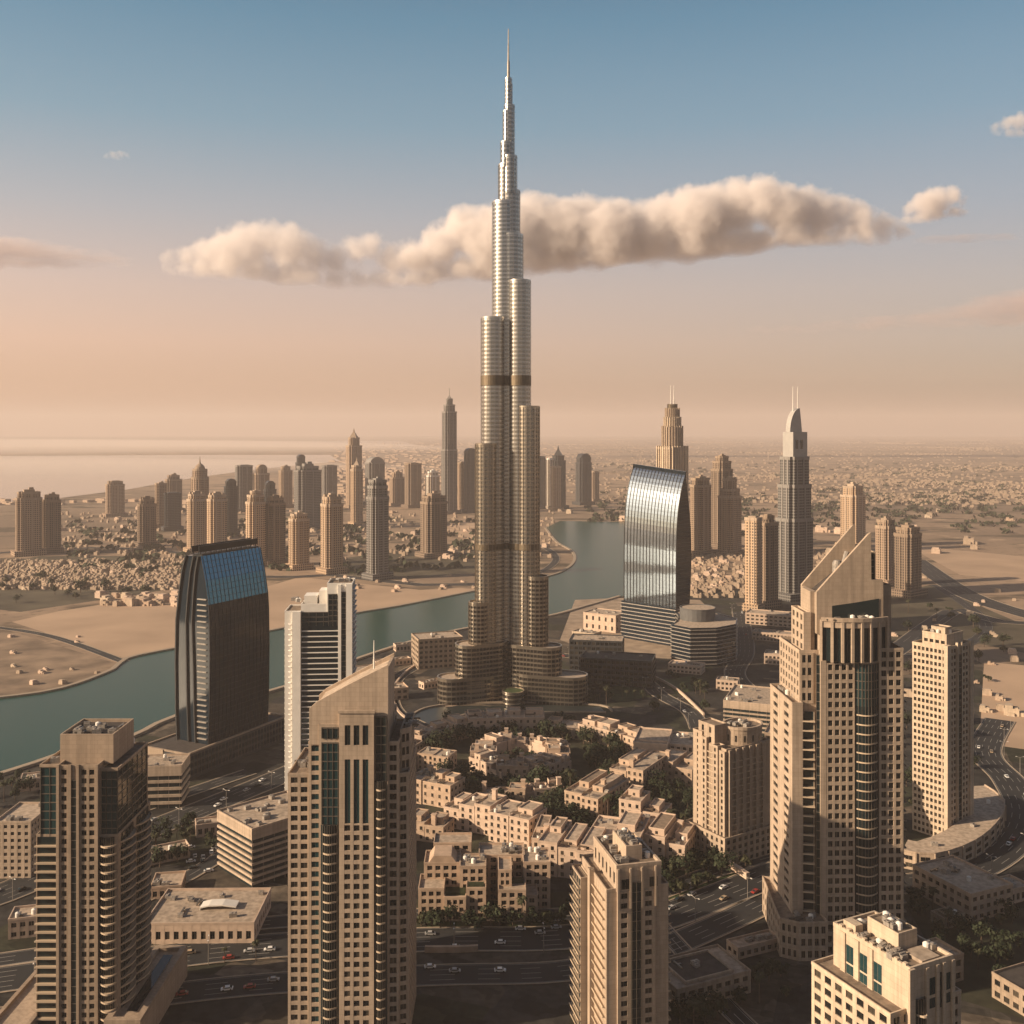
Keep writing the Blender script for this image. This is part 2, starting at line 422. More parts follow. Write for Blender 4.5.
class Bld:
    def __init__(s, name, label, cat, X, Y, rot=0, occ=None, group=None, wall=None, maxwin=100, z=0):
        s.root = thing(name, label, cat, X, Y, rot, group, z)
        s.parts = {}; s.wins = []; s.balc = []; s.wall = wall or stone; s.X, s.Y, s.rot, s.z = X, Y, rot, z; s.maxwin = maxwin
        if occ: 
            c, q = cos(rot), sin(rot); cx, cy = (occ[0] + occ[1]) / 2, (occ[2] + occ[3]) / 2
            OCC.append((X + c * cx - q * cy, Y + q * cx + c * cy, rot, (occ[1] - occ[0]) / 2, (occ[3] - occ[2]) / 2))

    def g(s, name, m=None):
        m = m or s.wall
        return s.parts.setdefault((name, m.name), (G(), m))[0]

    def world(s, x, y):
        c, q = cos(s.rot), sin(s.rot); return s.X + c * x - q * y, s.Y + q * x + c * y

    # ---- facades on the line p0->p1, between z0 and z1
    def plain(s, p0, p1, z0, z1, rec, m=None):
        L = hypot(p1[0] - p0[0], p1[1] - p0[1])
        s.g('wall', m).slab(p0, p1, .02, L - .02, -rec, 0, z0, z1)

    def grid(s, p0, p1, z0, z1, nx, nz, wf=.66, hf=.6, rec=.5, edge=.5, m=None, gm=None, sill=.24, arch=False, base=0):
        L = hypot(p1[0] - p0[0], p1[1] - p0[1]); tx, ty = (p1[0] - p0[0]) / L, (p1[1] - p0[1]) / L
        w = s.g('wall', m); bay = (L - 2 * edge) / nx; ww = bay * wf; pw = bay - ww
        cur = .02
        if base: w.slab(p0, p1, .02, L - .02, -rec, 0, z0, z0 + base); z0 += base
        fh = (z1 - z0) / nz; ang = atan2(ty, tx)
        for i in range(nx + 1):
            e = edge + i * bay + pw / 2 if i < nx else L - .02
            w.slab(p0, p1, cur, e, -rec, 0, z0, z1); cur = e + ww
            if i < nx:
                a = z0
                for k in range(nz + 1):
                    b = z0 + k * fh + sill * fh if k < nz else z1
                    w.slab(p0, p1, e, e + ww, -rec, -.04, a, b)
                    if k < nz:
                        a = b + hf * fh
                        u = e + ww / 2; d = -rec + .07
                        s.wins.append((ww - .05, hf * fh - .05, gm or glass, p0[0] + tx * u + ty * d, p0[1] + ty * u - tx * d, (a + b) / 2, ang))

    def glass(s, p0, p1, z0, z1, nx, fh, rec=.5, gm=None, trans=.35, edge=.25, mm=None, tm=None):
        L = hypot(p1[0] - p0[0], p1[1] - p0[1]); s.ng = getattr(s, 'ng', 0) + 1; gg = s.g('glazing#%d' % s.ng, gm or dglass)
        gg.slab(p0, p1, .03, L - .03, -rec, -rec + .12, z0, z1)
        w = s.g('mullion', mm or mull)
        for i in range(nx + 1):
            u = edge + (L - 2 * edge) * i / nx
            w.slab(p0, p1, u - .08, u + .08, -rec + .12, -rec + .34, z0, z1)
        t = s.g('spandrel', tm or mull); n = max(1, round((z1 - z0) / fh))
        for k in range(n):
            z = z0 + (k + .98) * (z1 - z0) / n
            t.slab(p0, p1, .04, L - .04, -rec + .12, -rec + .26, z - trans, z - .01)

    def balcs(s, p0, p1, z0, z1, nz, depth=1.4, sag=0, rec=.5, m=None, gm=None, rail=.28, npt=8, thick=.3, side=.0, mullions=4):
        """a bay of balconies: glass behind, one slab with its rail on every floor"""
        L = hypot(p1[0] - p0[0], p1[1] - p0[1]); m = m or slabm
        if sag:
            pts = arc_pts(p0, p1, sag, npt); a = arc_pts(p0, p1, sag + depth, npt)
        else:
            pts = [p0, p1]
            tx, ty = (p1[0] - p0[0]) / L, (p1[1] - p0[1]) / L
            a = [(p0[0] + ty * depth + tx * side, p0[1] - tx * depth + ty * side), (p1[0] + ty * depth - tx * side, p1[1] - tx * depth - ty * side)]
        s.ng = getattr(s, 'ng', 0) + 1; gg = s.g('glazing#%d' % s.ng, gm or dglass)
        for i in range(len(pts) - 1):
            l = hypot(pts[i + 1][0] - pts[i][0], pts[i + 1][1] - pts[i][1])
            gg.slab(pts[i], pts[i + 1], 0.01, l - .01, -rec, -rec + .12, z0, z1)
            if sag == 0:
                for k in range(mullions + 1):
                    u = .3 + (l - .6) * k / max(1, mullions)
                    s.g('mullion', s.wall).slab(pts[i], pts[i + 1], u - .15, u + .15, -rec + .12, -.02, z0, z1)
            elif i:
                s.g('mullion', mull).slab(pts[i], pts[i + 1], -.08, .08, -rec + .1, -rec + .3, z0, z1)
        fh = (z1 - z0) / nz
        b = G()
        inn = offset_line(pts, -rec); o2 = offset_line(a, -.14)
        strip(b, a, inn, 0, thick); strip(b, a, o2, thick, thick + rail)
        me = b.mesh('balcony', m)
        for k in range(nz):
            s.balc.append((me, b, m, z0 + k * fh))

    def tower(s, poly, z0, z1, styles, rec=.5, parapet=1.0, roof=None, th=.35, wall=None, fh=3.4):
        s.nt = getattr(s, 'nt', 0) + 1; tg = '#%d' % s.nt
        c = s.g('wall', wall); c.prism(offset(poly, rec), z0, z1)
        n = len(poly)
        for i in range(n):
            st = styles[i] if i < len(styles) else None
            p0, p1 = poly[i], poly[(i + 1) % n]
            if st is None: s.plain(p0, p1, z0, z1, rec, wall)
            elif st[0] == 'g': s.grid(p0, p1, z0, z1, st[1], st[2], rec=rec, m=wall, **(st[3] if len(st) > 3 else {}))
            elif st[0] == 'c': s.glass(p0, p1, z0, z1, st[1], st[2], rec=rec, **(st[3] if len(st) > 3 else {}))
            elif st[0] == 'b': s.balcs(p0, p1, z0, z1, st[1], rec=rec, **(st[2] if len(st) > 2 else {}))
        if roof is not False:
            s.g('roof' + tg, roof or roofm).prism(offset(poly, th + .02), z1, z1 + .08)
        if parapet:
            s.g('parapet' + tg, wall).ring(offset(poly, -.06), offset(poly, th), z1, z1 + parapet)

    def units(s, x0, x1, y0, y1, z, n, seed=0):
        rnd = random.Random(seed + int(x0 * 7) + int(z))
        for i in range(int(n * 1.7)):
            child('rooftop_unit', unit_mesh(rnd.choice((0, 0, 1, 1, 2, 3))), s.root, (rnd.uniform(x0, x1), rnd.uniform(y0, y1), z + .08), rnd.choice((0, pi / 2, .2)))

    def finish(s):
        for (name, _), (g, m) in s.parts.items(): g.build(name.split('#')[0], m, s.root)

        def score(w):
            ww, h, m, x, y, z, a = w
            X, Y = s.world(x, y); Z = z + s.z; an = a + s.rot
            nx, ny = sin(an), -cos(an)
            d = sqrt(X * X + Y * Y + (Z - CAM_H) ** 2)
            f = -(nx * X + ny * Y) / d
            px, py = 512 + F * X / Y, HZ + F * (CAM_H - Z) / Y
            if not (-5 < px < 1029 and py < 1030): f -= 2
            return f * ww * h / (d * d) if f > 0 else f
        ws = sorted(s.wins, key=score, reverse=True)
        rest = {}
        for i, w in enumerate(ws):
            ww, h, m, x, y, z, a = w
            if i < s.maxwin and score(w) > 0: child('window', pane_mesh(ww, h, m), s.root, (x, y, z), a)
            else:
                g = rest.setdefault(m.name, (G(), m))[0]
                c, q = cos(a), sin(a)
                for u0, u1 in ((-ww / 2, -.06), (.06, ww / 2)):
                    b = [(x + c * u - q * v, y + q * u + c * v) for u, v in ((u0, -.04), (u1, -.04), (u1, .04), (u0, .04))]
                    g.hexa([(*p, z - h / 2) for p in b], [(*p, z + h / 2) for p in b])
        for g, m in rest.values(): stuff(g.build('window', m, s.root))
        nb = len(s.balc); extra = {}
        order = sorted(s.balc, key=lambda b: -b[3])
        for i, (me, b, m, z) in enumerate(order):
            if i < 100: child('balcony', me, s.root, (0, 0, z))
            else:
                g = extra.setdefault(m.name, (G(), m))[0]; o = len(g.v)
                g.v += [(x, y, zq + z) for x, y, zq in b.v]; g.f += [tuple(k + o for k in f) for f in b.f]
        for g, m in extra.values(): stuff(g.build('balcony', m, s.root))


def offset_line(pts, d):
    """open line moved outward (right of its direction) by d"""
    r = []
    n = len(pts)
    for i in range(n):
        a, b = pts[max(0, i - 1)], pts[min(n - 1, i + 1)]
        L = hypot(b[0] - a[0], b[1] - a[1]); r.append((pts[i][0] + (b[1] - a[1]) / L * d, pts[i][1] - (b[0] - a[0]) / L * d))
    return r


def strip(g, outer, inner, z0, z1):
    n = len(outer)
    for i in range(n - 1):
        a, b, c, d = outer[i], outer[i + 1], inner[i + 1], inner[i]
        g.quad((*a, z0), (*b, z0), (*b, z1), (*a, z1)); g.quad((*c, z0), (*d, z0), (*d, z1), (*c, z1))
        g.quad((*a, z1), (*b, z1), (*c, z1), (*d, z1)); g.quad((*b, z0), (*a, z0), (*d, z0), (*c, z0))
    a, d = outer[0], inner[0]; g.quad((*d, z0), (*a, z0), (*a, z1), (*d, z1))
    b, c = outer[-1], inner[-1]; g.quad((*b, z0), (*c, z0), (*c, z1), (*b, z1))

# ------------------------------------------------------------------ ground, water, roads
def ground_mat():
    m = bpy.data.materials.new('desert_ground'); m.use_nodes = True; MATS['ground'] = m
    t = m.node_tree; b = t.nodes['Principled BSDF']; L = t.links.new
    b.inputs['Roughness'].default_value = .95; b.inputs['Specular IOR Level'].default_value = .1
    tcn = t.nodes.new('ShaderNodeTexCoord')

    def noise(scale, lo, hi, detail=5, sx=(1, 1, 1)):
        mp = t.nodes.new('ShaderNodeMapping'); mp.inputs['Scale'].default_value = sx; L(tcn.outputs['Object'], mp.inputs[0])
        n = t.nodes.new('ShaderNodeTexNoise'); n.inputs['Scale'].default_value = scale; n.inputs['Detail'].default_value = detail
        L(mp.outputs[0], n.inputs['Vector'])
        r = t.nodes.new('ShaderNodeMapRange'); r.inputs[1].default_value = lo; r.inputs[2].default_value = hi
        L(n.outputs[0], r.inputs[0]); return r.outputs[0]

    def mix(f, a, b_):
        x = t.nodes.new('ShaderNodeMixRGB'); L(f, x.inputs[0])
        for i, c in ((1, a), (2, b_)):
            if isinstance(c, tuple): x.inputs[i].default_value = (*c, 1)
            else: L(c, x.inputs[i])
        return x.outputs[0]
    base = mix(noise(.0011, .42, .60, 6), (.31, .225, .16), (.20, .15, .11))
    scrub = mix(noise(.006, .52, .62, 8, (1, 2.2, 1)), base, (.085, .070, .050))
    pale = mix(noise(.012, .60, .68, 6), scrub, (.34, .25, .175))
    fine = mix(noise(.08, .55, .75, 4), pale, (.12, .09, .065))
    L(fine, b.inputs['Base Color'])
    return m


gm_ = ground_mat()
sandm = mat('levelled_sand', (.43, .305, .21), .95, .12, .012, bump=.02)
sandd = mat('rough_sand', (.29, .21, .145), .95, .3, .03)
def city_ground():
    """paved city ground: plots of differing surface parted by paths and kerbs"""
    m = bpy.data.materials.new('city_paving'); m.use_nodes = True; t = m.node_tree; b = t.nodes['Principled BSDF']; L = t.links.new
    b.inputs['Roughness'].default_value = .9; b.inputs['Specular IOR Level'].default_value = .2
    tcn = t.nodes.new('ShaderNodeTexCoord'); mp = t.nodes.new('ShaderNodeMapping'); mp.inputs['Rotation'].default_value = (0, 0, .35); L(tcn.outputs['Object'], mp.inputs[0])

    def plots(scale, dist):
        v = t.nodes.new('ShaderNodeTexVoronoi'); v.distance = 'CHEBYCHEV'; v.inputs['Scale'].default_value = scale; v.inputs['Randomness'].default_value = .75; L(mp.outputs[0], v.inputs['Vector'])
        w = t.nodes.new('ShaderNodeSeparateColor'); L(v.outputs['Color'], w.inputs[0]); return w.outputs[0], v.outputs['Distance']
    c1, d1 = plots(.028, 0); c2, d2 = plots(.11, 0)
    r1 = t.nodes.new('ShaderNodeValToRGB'); L(c1, r1.inputs[0]); r1.color_ramp.interpolation = 'CONSTANT'
    cols = [(0, (.038, .036, .034)), (.28, (.060, .054, .046)), (.46, (.040, .042, .026)), (.62, (.085, .070, .054)), (.78, (.046, .043, .040)), (.9, (.15, .12, .09))]
    for i, (p, c) in enumerate(cols):
        e = r1.color_ramp.elements[i] if i < 2 else r1.color_ramp.elements.new(p)
        e.position = p; e.color = (*c, 1)
    r2 = t.nodes.new('ShaderNodeMapRange'); L(c2, r2.inputs[0]); r2.inputs[3].default_value = .42; r2.inputs[4].default_value = .95
    no = t.nodes.new('ShaderNodeTexNoise'); no.inputs['Scale'].default_value = .25; no.inputs['Detail'].default_value = 6; L(tcn.outputs['Object'], no.inputs['Vector'])
    r3 = t.nodes.new('ShaderNodeMapRange'); L(no.outputs[0], r3.inputs[0]); r3.inputs[1].default_value = .3; r3.inputs[2].default_value = .7; r3.inputs[3].default_value = .6; r3.inputs[4].default_value = 1.35
    mu = t.nodes.new('ShaderNodeMath'); mu.operation = 'MULTIPLY'; L(r2.outputs[0], mu.inputs[0]); L(r3.outputs[0], mu.inputs[1])
    hs = t.nodes.new('ShaderNodeHueSaturation'); L(r1.outputs[0], hs.inputs['Color']); L(mu.outputs[0], hs.inputs['Value'])
    L(hs.outputs[0], b.inputs['Base Color']); return m


paving = city_ground()
terrace = mat('pale_terrace', (.34, .26, .19), .9, .2, .08)
lawnm = mat('lawn', (.050, .075, .025), .9, .25, .15)
scrubm = mat('scrub', (.10, .085, .055), .95, .3, .02)

wm = bpy.data.materials.new('creek_water'); wm.use_nodes = True
_b = wm.node_tree.nodes['Principled BSDF']
_b.inputs['Base Color'].default_value = (.010, .052, .040, 1); _b.inputs['Roughness'].default_value = .26
_b.inputs['Specular IOR Level'].default_value = .09
_n = wm.node_tree.nodes.new('ShaderNodeTexNoise'); _n.inputs['Scale'].default_value = .12; _n.inputs['Detail'].default_value = 6
_t = wm.node_tree.nodes.new('ShaderNodeTexCoord'); wm.node_tree.links.new(_t.outputs['Object'], _n.inputs['Vector'])
_p = wm.node_tree.nodes.new('ShaderNodeBump'); _p.inputs['Strength'].default_value = .1; _p.inputs['Distance'].default_value = 1.0
wm.node_tree.links.new(_n.outputs[0], _p.inputs['Height']); wm.node_tree.links.new(_p.outputs[0], _b.inputs['Normal'])

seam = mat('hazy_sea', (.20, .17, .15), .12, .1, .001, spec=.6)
pondm = mat('dark_pond', (.02, .028, .028), .35, .1, .05, spec=.4)
g = G(); g.quad((-20000, -2000, 0), (20000, -2000, 0), (20000, 28000, 0), (-20000, 28000, 0))
struct(g.build('ground', gm_))


def patch(name, pts, z, m, px=True):
    P = [gp(*p) for p in pts] if px else pts
    A = sum(P[i - 1][0] * P[i][1] - P[i][0] * P[i - 1][1] for i in range(len(P)))
    if A < 0: P = P[::-1]
    g = G(); g.v = [(x, y, z) for x, y in P]; g.f = [tuple(range(len(P)))]
    return struct(g.build(name, m))


def smooth_line(P, step=8):
    r = []
    n = len(P)
    for i in range(n - 1):
        p0, p1, p2, p3 = P[max(0, i - 1)], P[i], P[i + 1], P[min(n - 1, i + 2)]
        k = max(2, min(40, int(hypot(p2[0] - p1[0], p2[1] - p1[1]) / step)))
        for j in range(k):
            t = j / k
            r.append(tuple(.5 * (2 * p1[a] + (p2[a] - p0[a]) * t + (2 * p0[a] - 5 * p1[a] + 4 * p2[a] - p3[a]) * t * t + (3 * p1[a] - p0[a] - 3 * p2[a] + p3[a]) * t ** 3) for a in (0, 1)))
    r.append(P[-1]); return r


def ribbon(g, line, o0, o1, z):
    a, b = offset_line(line, o0), offset_line(line, o1)
    for i in range(len(line) - 1):
        g.quad((*b[i], z), (*b[i + 1], z), (*a[i + 1], z), (*a[i], z))


def wallstrip(g, line, o0, o1, z0, z1):
    strip(g, offset_line(line, o1), offset_line(line, o0), z0, z1)


ROADS = []


def road(pts, width, z=.30, lanes=4, kerb=True, step=8, marks=True):
    line = smooth_line([gp(*p) for p in pts], step)
    ROADS.append((line, width))
    g = G(); ribbon(g, line, -width / 2, width / 2, z); struct(g.build('road', asphalt))
    if kerb:
        g = G(); wallstrip(g, line, -width / 2 - .7, -width / 2, z, z + .18); wallstrip(g, line, width / 2, width / 2 + .7, z, z + .18)
        struct(g.build('kerb', kerbm))
    if marks:
        g = G()
        for k in range(1, lanes):
            o = -width / 2 + width * k / lanes
            for i in range(0, len(line) - 1, 2): ribbon(g, line[i:i + 2], o - .12, o + .12, z + .05)
        for o in (-width / 2 + .6, width / 2 - .6): ribbon(g, line, o - .1, o + .1, z + .05)
        struct(g.build('road_marking', paint))
    return line


def near_road(x, y, m=2):
    for line, w in ROADS:
        for i in range(0, len(line), 2):
            if hypot(line[i][0] - x, line[i][1] - y) < w / 2 + m + 4: return True
    return False


near_shore = [(-900, 950), (-160, 812), (0, 776), (60, 756), (130, 739), (178, 717), (285, 688), (352, 662), (400, 646), (440, 635), (480, 627), (548, 617), (585, 607), (620, 597)]
far_shore = [(640, 530), (625, 522), (560, 521), (545, 528), (556, 542), (571, 551), (574, 560), (566, 569), (545, 577), (470, 592), (400, 606), (352, 614), (265, 632), (178, 648), (126, 659), (112, 670), (60, 689), (0, 698), (-40, 700), (-60, 660), (-90, 626), (-300, 606), (-900, 600)]  # left of view the creek is widened so the mirror tower reflects dark
patch('paving', [(-1400, -1900), (-1400, 380)] + [gp(*p) for p in near_shore[1:] + [(640, 585), (760, 590), (900, 622), (985, 665), (1100, 720)]] + [(1400, 500), (1400, -1900)], .05, paving, px=False)
patch('water', near_shore + [(660, 585), (668, 560), (655, 540)] + far_shore, .12, wm)
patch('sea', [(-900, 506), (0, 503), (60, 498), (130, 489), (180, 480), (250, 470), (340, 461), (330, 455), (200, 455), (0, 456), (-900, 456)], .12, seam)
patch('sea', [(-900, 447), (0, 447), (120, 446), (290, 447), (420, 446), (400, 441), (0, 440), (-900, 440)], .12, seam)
patch('sand_flat', [(12, 622), (60, 611), (118, 602), (180, 606), (262, 588), (300, 577), (345, 582), (420, 590), (462, 588), (480, 590), (400, 605), (352, 613), (265, 631), (178, 647), (124, 658)], .10, sandm)
patch('sand_flat', [(-40, 698), (-58, 660), (-80, 634), (0, 628), (118, 664), (106, 671), (60, 688), (0, 697)], .10, sandd)
patch('sand_flat', [(984, 662), (1100, 672), (1100, 760), (1000, 746), (980, 735)], .12, sandm)
patch('sand_flat', [(905, 545), (1060, 560), (1060, 585), (960, 575)], .10, sandm)
patch('sand_flat', [(470, 520), (430, 527), (505, 548), (540, 540)], .10, sandm)
patch('sand_flat', [(850, 655), (930, 640), (975, 650), (940, 668), (880, 680)], .12, sandd)
patch('scrub_ground', [(-60, 603), (-60, 575), (40, 556), (130, 556), (180, 572), (178, 588), (100, 600), (20, 612)], .11, scrubm)
patch('scrub_ground', [(330, 560), (480, 540), (480, 572), (400, 580), (350, 578)], .11, scrubm)
patch('scrub_ground', [(860, 600), (930, 585), (1060, 640), (1060, 660), (960, 640), (880, 640)], .11, scrubm)
patch('plaza', [(392, 690), (402, 668), (440, 652), (560, 652), (600, 672), (640, 690), (640, 705), (590, 730), (520, 716), (440, 722), (408, 735), (395, 715)], .15, paving)
patch('plaza', [(575, 600), (622, 598), (700, 600), (740, 640), (690, 660), (600, 655), (560, 640)], .15, terrace)
patch('terrace', [(440, 698), (470, 690), (540, 690), (588, 695), (584, 704), (540, 702), (470, 703), (446, 708)], .20, terrace)
patch('pond', [(404, 722), (425, 708), (470, 706), (540, 705), (600, 707), (605, 712), (560, 711), (510, 713), (470, 714), (440, 720), (410, 735)], .20, pondm)
gardenm = mat('garden_ground', (.045, .045, .026), .95, .3, .1)
patch('courtyard', [(425, 745), (520, 735), (610, 742), (700, 790), (690, 860), (640, 860), (560, 845), (470, 850), (425, 830)], .16, gardenm)
patch('garden_ground', [(415, 900), (600, 890), (600, 932), (415, 942)], .16, gardenm)
patch('garden_ground', [(640, 850), (700, 835), (790, 850), (780, 875), (720, 884), (640, 910)], .16, gardenm)
patch('garden_ground', [(900, 895), (1000, 880), (1060, 900), (1060, 1030), (960, 1000)], .16, gardenm)
for pts in ([(604, 688), (634, 684), (650, 697), (620, 702), (606, 698)], [(660, 680), (696, 676), (700, 690), (676, 694)], [(505, 915), (552, 908), (560, 930), (515, 940)],
            [(640, 868), (700, 850), (740, 878), (700, 900), (660, 905)], [(430, 905), (470, 905), (470, 940), (425, 940)]):
    patch('lawn', pts, .22, lawnm)

g = G(); wallstrip(g, smooth_line([gp(*p) for p in near_shore], 15), -3, 1.5, 0, 1.8); struct(g.build('embankment', kerbm))
g = G(); wallstrip(g, smooth_line([gp(*p) for p in far_shore[3:-4]], 15), -3, 1.5, 0, 1.5); struct(g.build('embankment', kerbm))

hw = road([(-200, 1010), (60, 972), (250, 948), (430, 940), (560, 938), (650, 922), (730, 892), (800, 868), (880, 884), (950, 878), (1004, 850), (1024, 815), (1010, 782), (985, 752), (1000, 720)], 20, lanes=5)
hw2 = road([(-200, 990), (60, 952), (250, 925), (430, 915), (560, 915), (640, 900), (715, 872), (790, 850)], 11, lanes=3)
hw3 = road([(-200, 1052), (60, 1010), (250, 986), (430, 976), (560, 972), (650, 953), (720, 925), (762, 905)], 15, lanes=4)
rd_a = road([(-120, 930), (0, 895), (100, 850), (180, 818), (285, 775), (340, 748), (395, 722)], 22, lanes=5)
rd_a2 = road([(-120, 890), (0, 862), (60, 838), (150, 806), (250, 772)], 12, lanes=3)
rd_b = road([(470, 652), (430, 662), (400, 676), (391, 692), (396, 712), (425, 728), (440, 732)], 13, .34, lanes=3)
rd_c = road([(560, 655), (600, 662), (640, 678), (660, 695), (690, 712), (700, 730)], 14, .34, lanes=3)
rd_d = road([(740, 612), (745, 650), (735, 675), (760, 700), (790, 735), (800, 780)], 18, .32, lanes=4)
rd_e = road([(60, 930), (130, 905), (200, 870), (230, 845), (215, 820)], 9, .33, lanes=2)
rd_f = road([(915, 560), (955, 588), (985, 602), (1024, 614), (1120, 640)], 34, lanes=4, step=30)
rd_g = road([(1120, 625), (1000, 622), (960, 610), (935, 622), (900, 648), (870, 668), (840, 690)], 22, lanes=3, step=30)
rd_h = road([(830, 640), (890, 655), (950, 650), (985, 632), (975, 612), (935, 585)], 14, .34, lanes=2, step=30, kerb=False)
rd_i = road([(-120, 560), (0, 553), (90, 548), (180, 553), (260, 577), (330, 575), (420, 585), (500, 583)], 24, lanes=3, step=60)
rd_j = road([(-60, 622), (40, 634), (124, 662)], 10, lanes=2, step=30)
rd_k = road([(540, 545), (552, 552), (556, 560), (545, 570), (520, 578)], 12, lanes=2, step=30)
rd_l = road([(640, 905), (690, 960), (720, 1000), (760, 1040)], 8, .33, lanes=2)

# pale low walls that edge the ring road and the gardens
def garden_wall(label, pts, h=2.2, w=1.0, m=None, name='garden_wall'):
    line = smooth_line([gp(*p) for p in pts], 6)
    g = G(); wallstrip(g, line, -w / 2, w / 2, 0, h); o = g.build(name, m or sand_render); tag(o, label, 'wall')


garden_wall('pale curved parapet wall along the ring road west of the tall spire tower', [(440, 655), (412, 668), (396, 684), (393, 700), (402, 716), (424, 728)], 1.6, 1.6)
garden_wall('pale curved wall beside the road that sweeps down to the flat sandstone hall', [(650, 676), (676, 690), (704, 716)], 2.2, 1.2)
garden_wall('sandstone garden wall beside the lawn between the road and the stepped flats', [(620, 868), (636, 878), (652, 889)], 3.5, 2.5, sand_render2)
garden_wall('sandstone retaining wall at the roadside below the right stepped tower', [(722, 864), (736, 872), (748, 880)], 3.5, 2.0)
garden_wall('low stone wall along the highway at the foot of the terraced flats', [(425, 952), (455, 952), (478, 951)], 2.5, 1.5, sand_render2)

g = G()
for pts in ([(402, 724), (425, 709), (470, 704), (540, 703.5), (600, 706), (612, 712)], [(412, 738), (440, 722), (470, 715), (510, 714.5), (560, 713), (606, 713)]):
    wallstrip(g, smooth_line([gp(*p) for p in pts], 6), -.8, .8, 0, 1.3)
    struct(g.build('quay', kerbm)); g = G()

# ------------------------------------------------------------------ the tall spire tower
def spire_tower():
    Y0 = 844; X0 = xx(507, Y0); s = Y0 / F
    t = thing('spire_tower', 'tallest tower, stepped bronze and glass cylinders rising to a needle spire', 'skyscraper', X0, Y0)
    OCC.append((X0, Y0, 0, 56, 45))
    top = lambda py: CAM_H - (py - HZ) * s

    def tier(x, y, r, z1, n=32, z0=0, mech=(), fh=3.4, fins=18):
        sp_ = G(); gl = G(); gl.lathe(x, y, [(r, z0), (r, z1)], n)
        k = max(1, int((z1 - z0) / fh)); h = (z1 - z0) / k
        prof = None
        for i in range(k):
            z = z0 + i * h
            a, b = z + h * .55, z + h * .98
            q = .30 if z < 110 else (.14 if z < 230 else .05)
            sp_.lathe(x, y, [(r - .05, a), (r + q, a), (r + q, b), (r - .05, b)], n, cap=False)
        sp_.lathe(x, y, [(r + .35, z1), (r + .35, z1 + 1.6), (r - .2, z1 + 1.6), (r - .2, z1 + .2)], n)
        for i in range(fins):
            a = 2 * pi * i / fins
            sp_.rbox(x + (r + .3) * cos(a), y + (r + .3) * sin(a), .75 if z1 < 300 else .3, .3 if z1 < 300 else .14, z0, z1 + 1, a)
        o = sp_.build('tier', silver if z1 > 300 else steel, t, smooth=True)
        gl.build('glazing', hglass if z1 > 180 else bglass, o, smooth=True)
        for (za, zb) in mech:
            if za < z1 - 3:
                m = G(); m.lathe(x, y, [(r, za), (r + .6, za), (r + .6, zb), (r, zb)], n, cap=False); m.build('mechanical_floor', louvre, o)
        return o
    M = ((top(548), top(542)), (top(386), top(376)))
    # left front wing, right front wing, rear wing: columns of falling height outward
    L = [(-11.5, -5.5, 9.6, top(320)), (-16.5, -10.5, 9.0, top(445)), (-22.5, -14, 8.2, top(600)), (-28, -17, 8.5, top(643))]
    Rr = [(10.5, -5.0, 8.8, top(283)), (17.5, -9.0, 8.8, top(408)), (24.5, -13, 8.6, top(575)), (31, -17, 9.2, top(645))]
    for x, y, r, z in L + Rr: tier(x, y, r, z, mech=M)
    B = [(0, 9, 9.5, top(300)), (0, 17, 9.5, top(420)), (0, 26, 9.5, top(560)), (0, 35, 10, top(640))]
    for x, y, r, z in B: tier(x, y, r, z, 24, mech=M, fins=10)
    # flat flanks that join the columns to the core
    for pts, z in (([(-16, -16), (-3, -4.5), (-2, 4), (-15, -2)], top(452)), ([(3, -4.5), (17, -15), (15, -2), (2, 4)], top(416))):
        g = G(); g2 = G(); g.prism(pts, 0, z)
        k = int(z / 3.4)
        for i in range(k): g2.ring(offset(pts, -.25), offset(pts, .1), i * 3.4 + 2.0, i * 3.4 + 3.2)
        for i in range(4):
            p, q = pts[i], pts[(i + 1) % 4]; Ln = hypot(q[0] - p[0], q[1] - p[1])
            for u in range(1, int(Ln / 1.6)): g2.slab(p, q, u * 1.6 - .12, u * 1.6 + .12, 0, .3, 0, z)
        o = g2.build('flank_wall', louvre, t); g.build('glazing', bglass, o)
    # the core tiers
    tier(-2.2, 3, 9.8, top(203), mech=M, z0=0)
    tier(3.6, 2.5, 9.6, top(236), z0=0, mech=M)
    tier(3.0, 2.0, 7.6, top(192), z0=top(240)); tier(-1.0, 1.5, 6.0, top(166), z0=top(206))
    tier(2.6, -.6, 5.5, top(158), z0=top(194), n=24, fins=12); tier(-.6, -.6, 4.6, top(144), z0=top(168), n=24, fins=12)
    tier(2.0, 0, 4.1, top(107), z0=top(160), n=20, fins=10); tier(.3, -.4, 3.5, top(113), z0=top(146), n=20, fins=10)
    tier(1.2, 0, 2.6, top(80), z0=top(114), n=16, fins=8); tier(2.2, .2, 1.9, top(85), z0=top(110), n=16, fins=8)
    g = G(); g.lathe(1.2, 0, [(1.25, top(80)), (1.1, top(62)), (.75, top(60)), (.6, top(46)), (.5, top(44)), (.38, top(29))], 12)
    g.build('spire', plant_m, t, smooth=True)
    # curved podium wings and the round entrance pavilion
    def capsule(x0, y0, x1, y1, r, n=10):
        a = atan2(y1 - y0, x1 - x0)
        return [(x1 + r * cos(a + f), y1 + r * sin(a + f)) for f in [(-pi / 2 + pi * i / n) for i in range(n + 1)]] + \
               [(x0 + r * cos(a + f), y0 + r * sin(a + f)) for f in [(pi / 2 + pi * i / n) for i in range(n + 1)]]
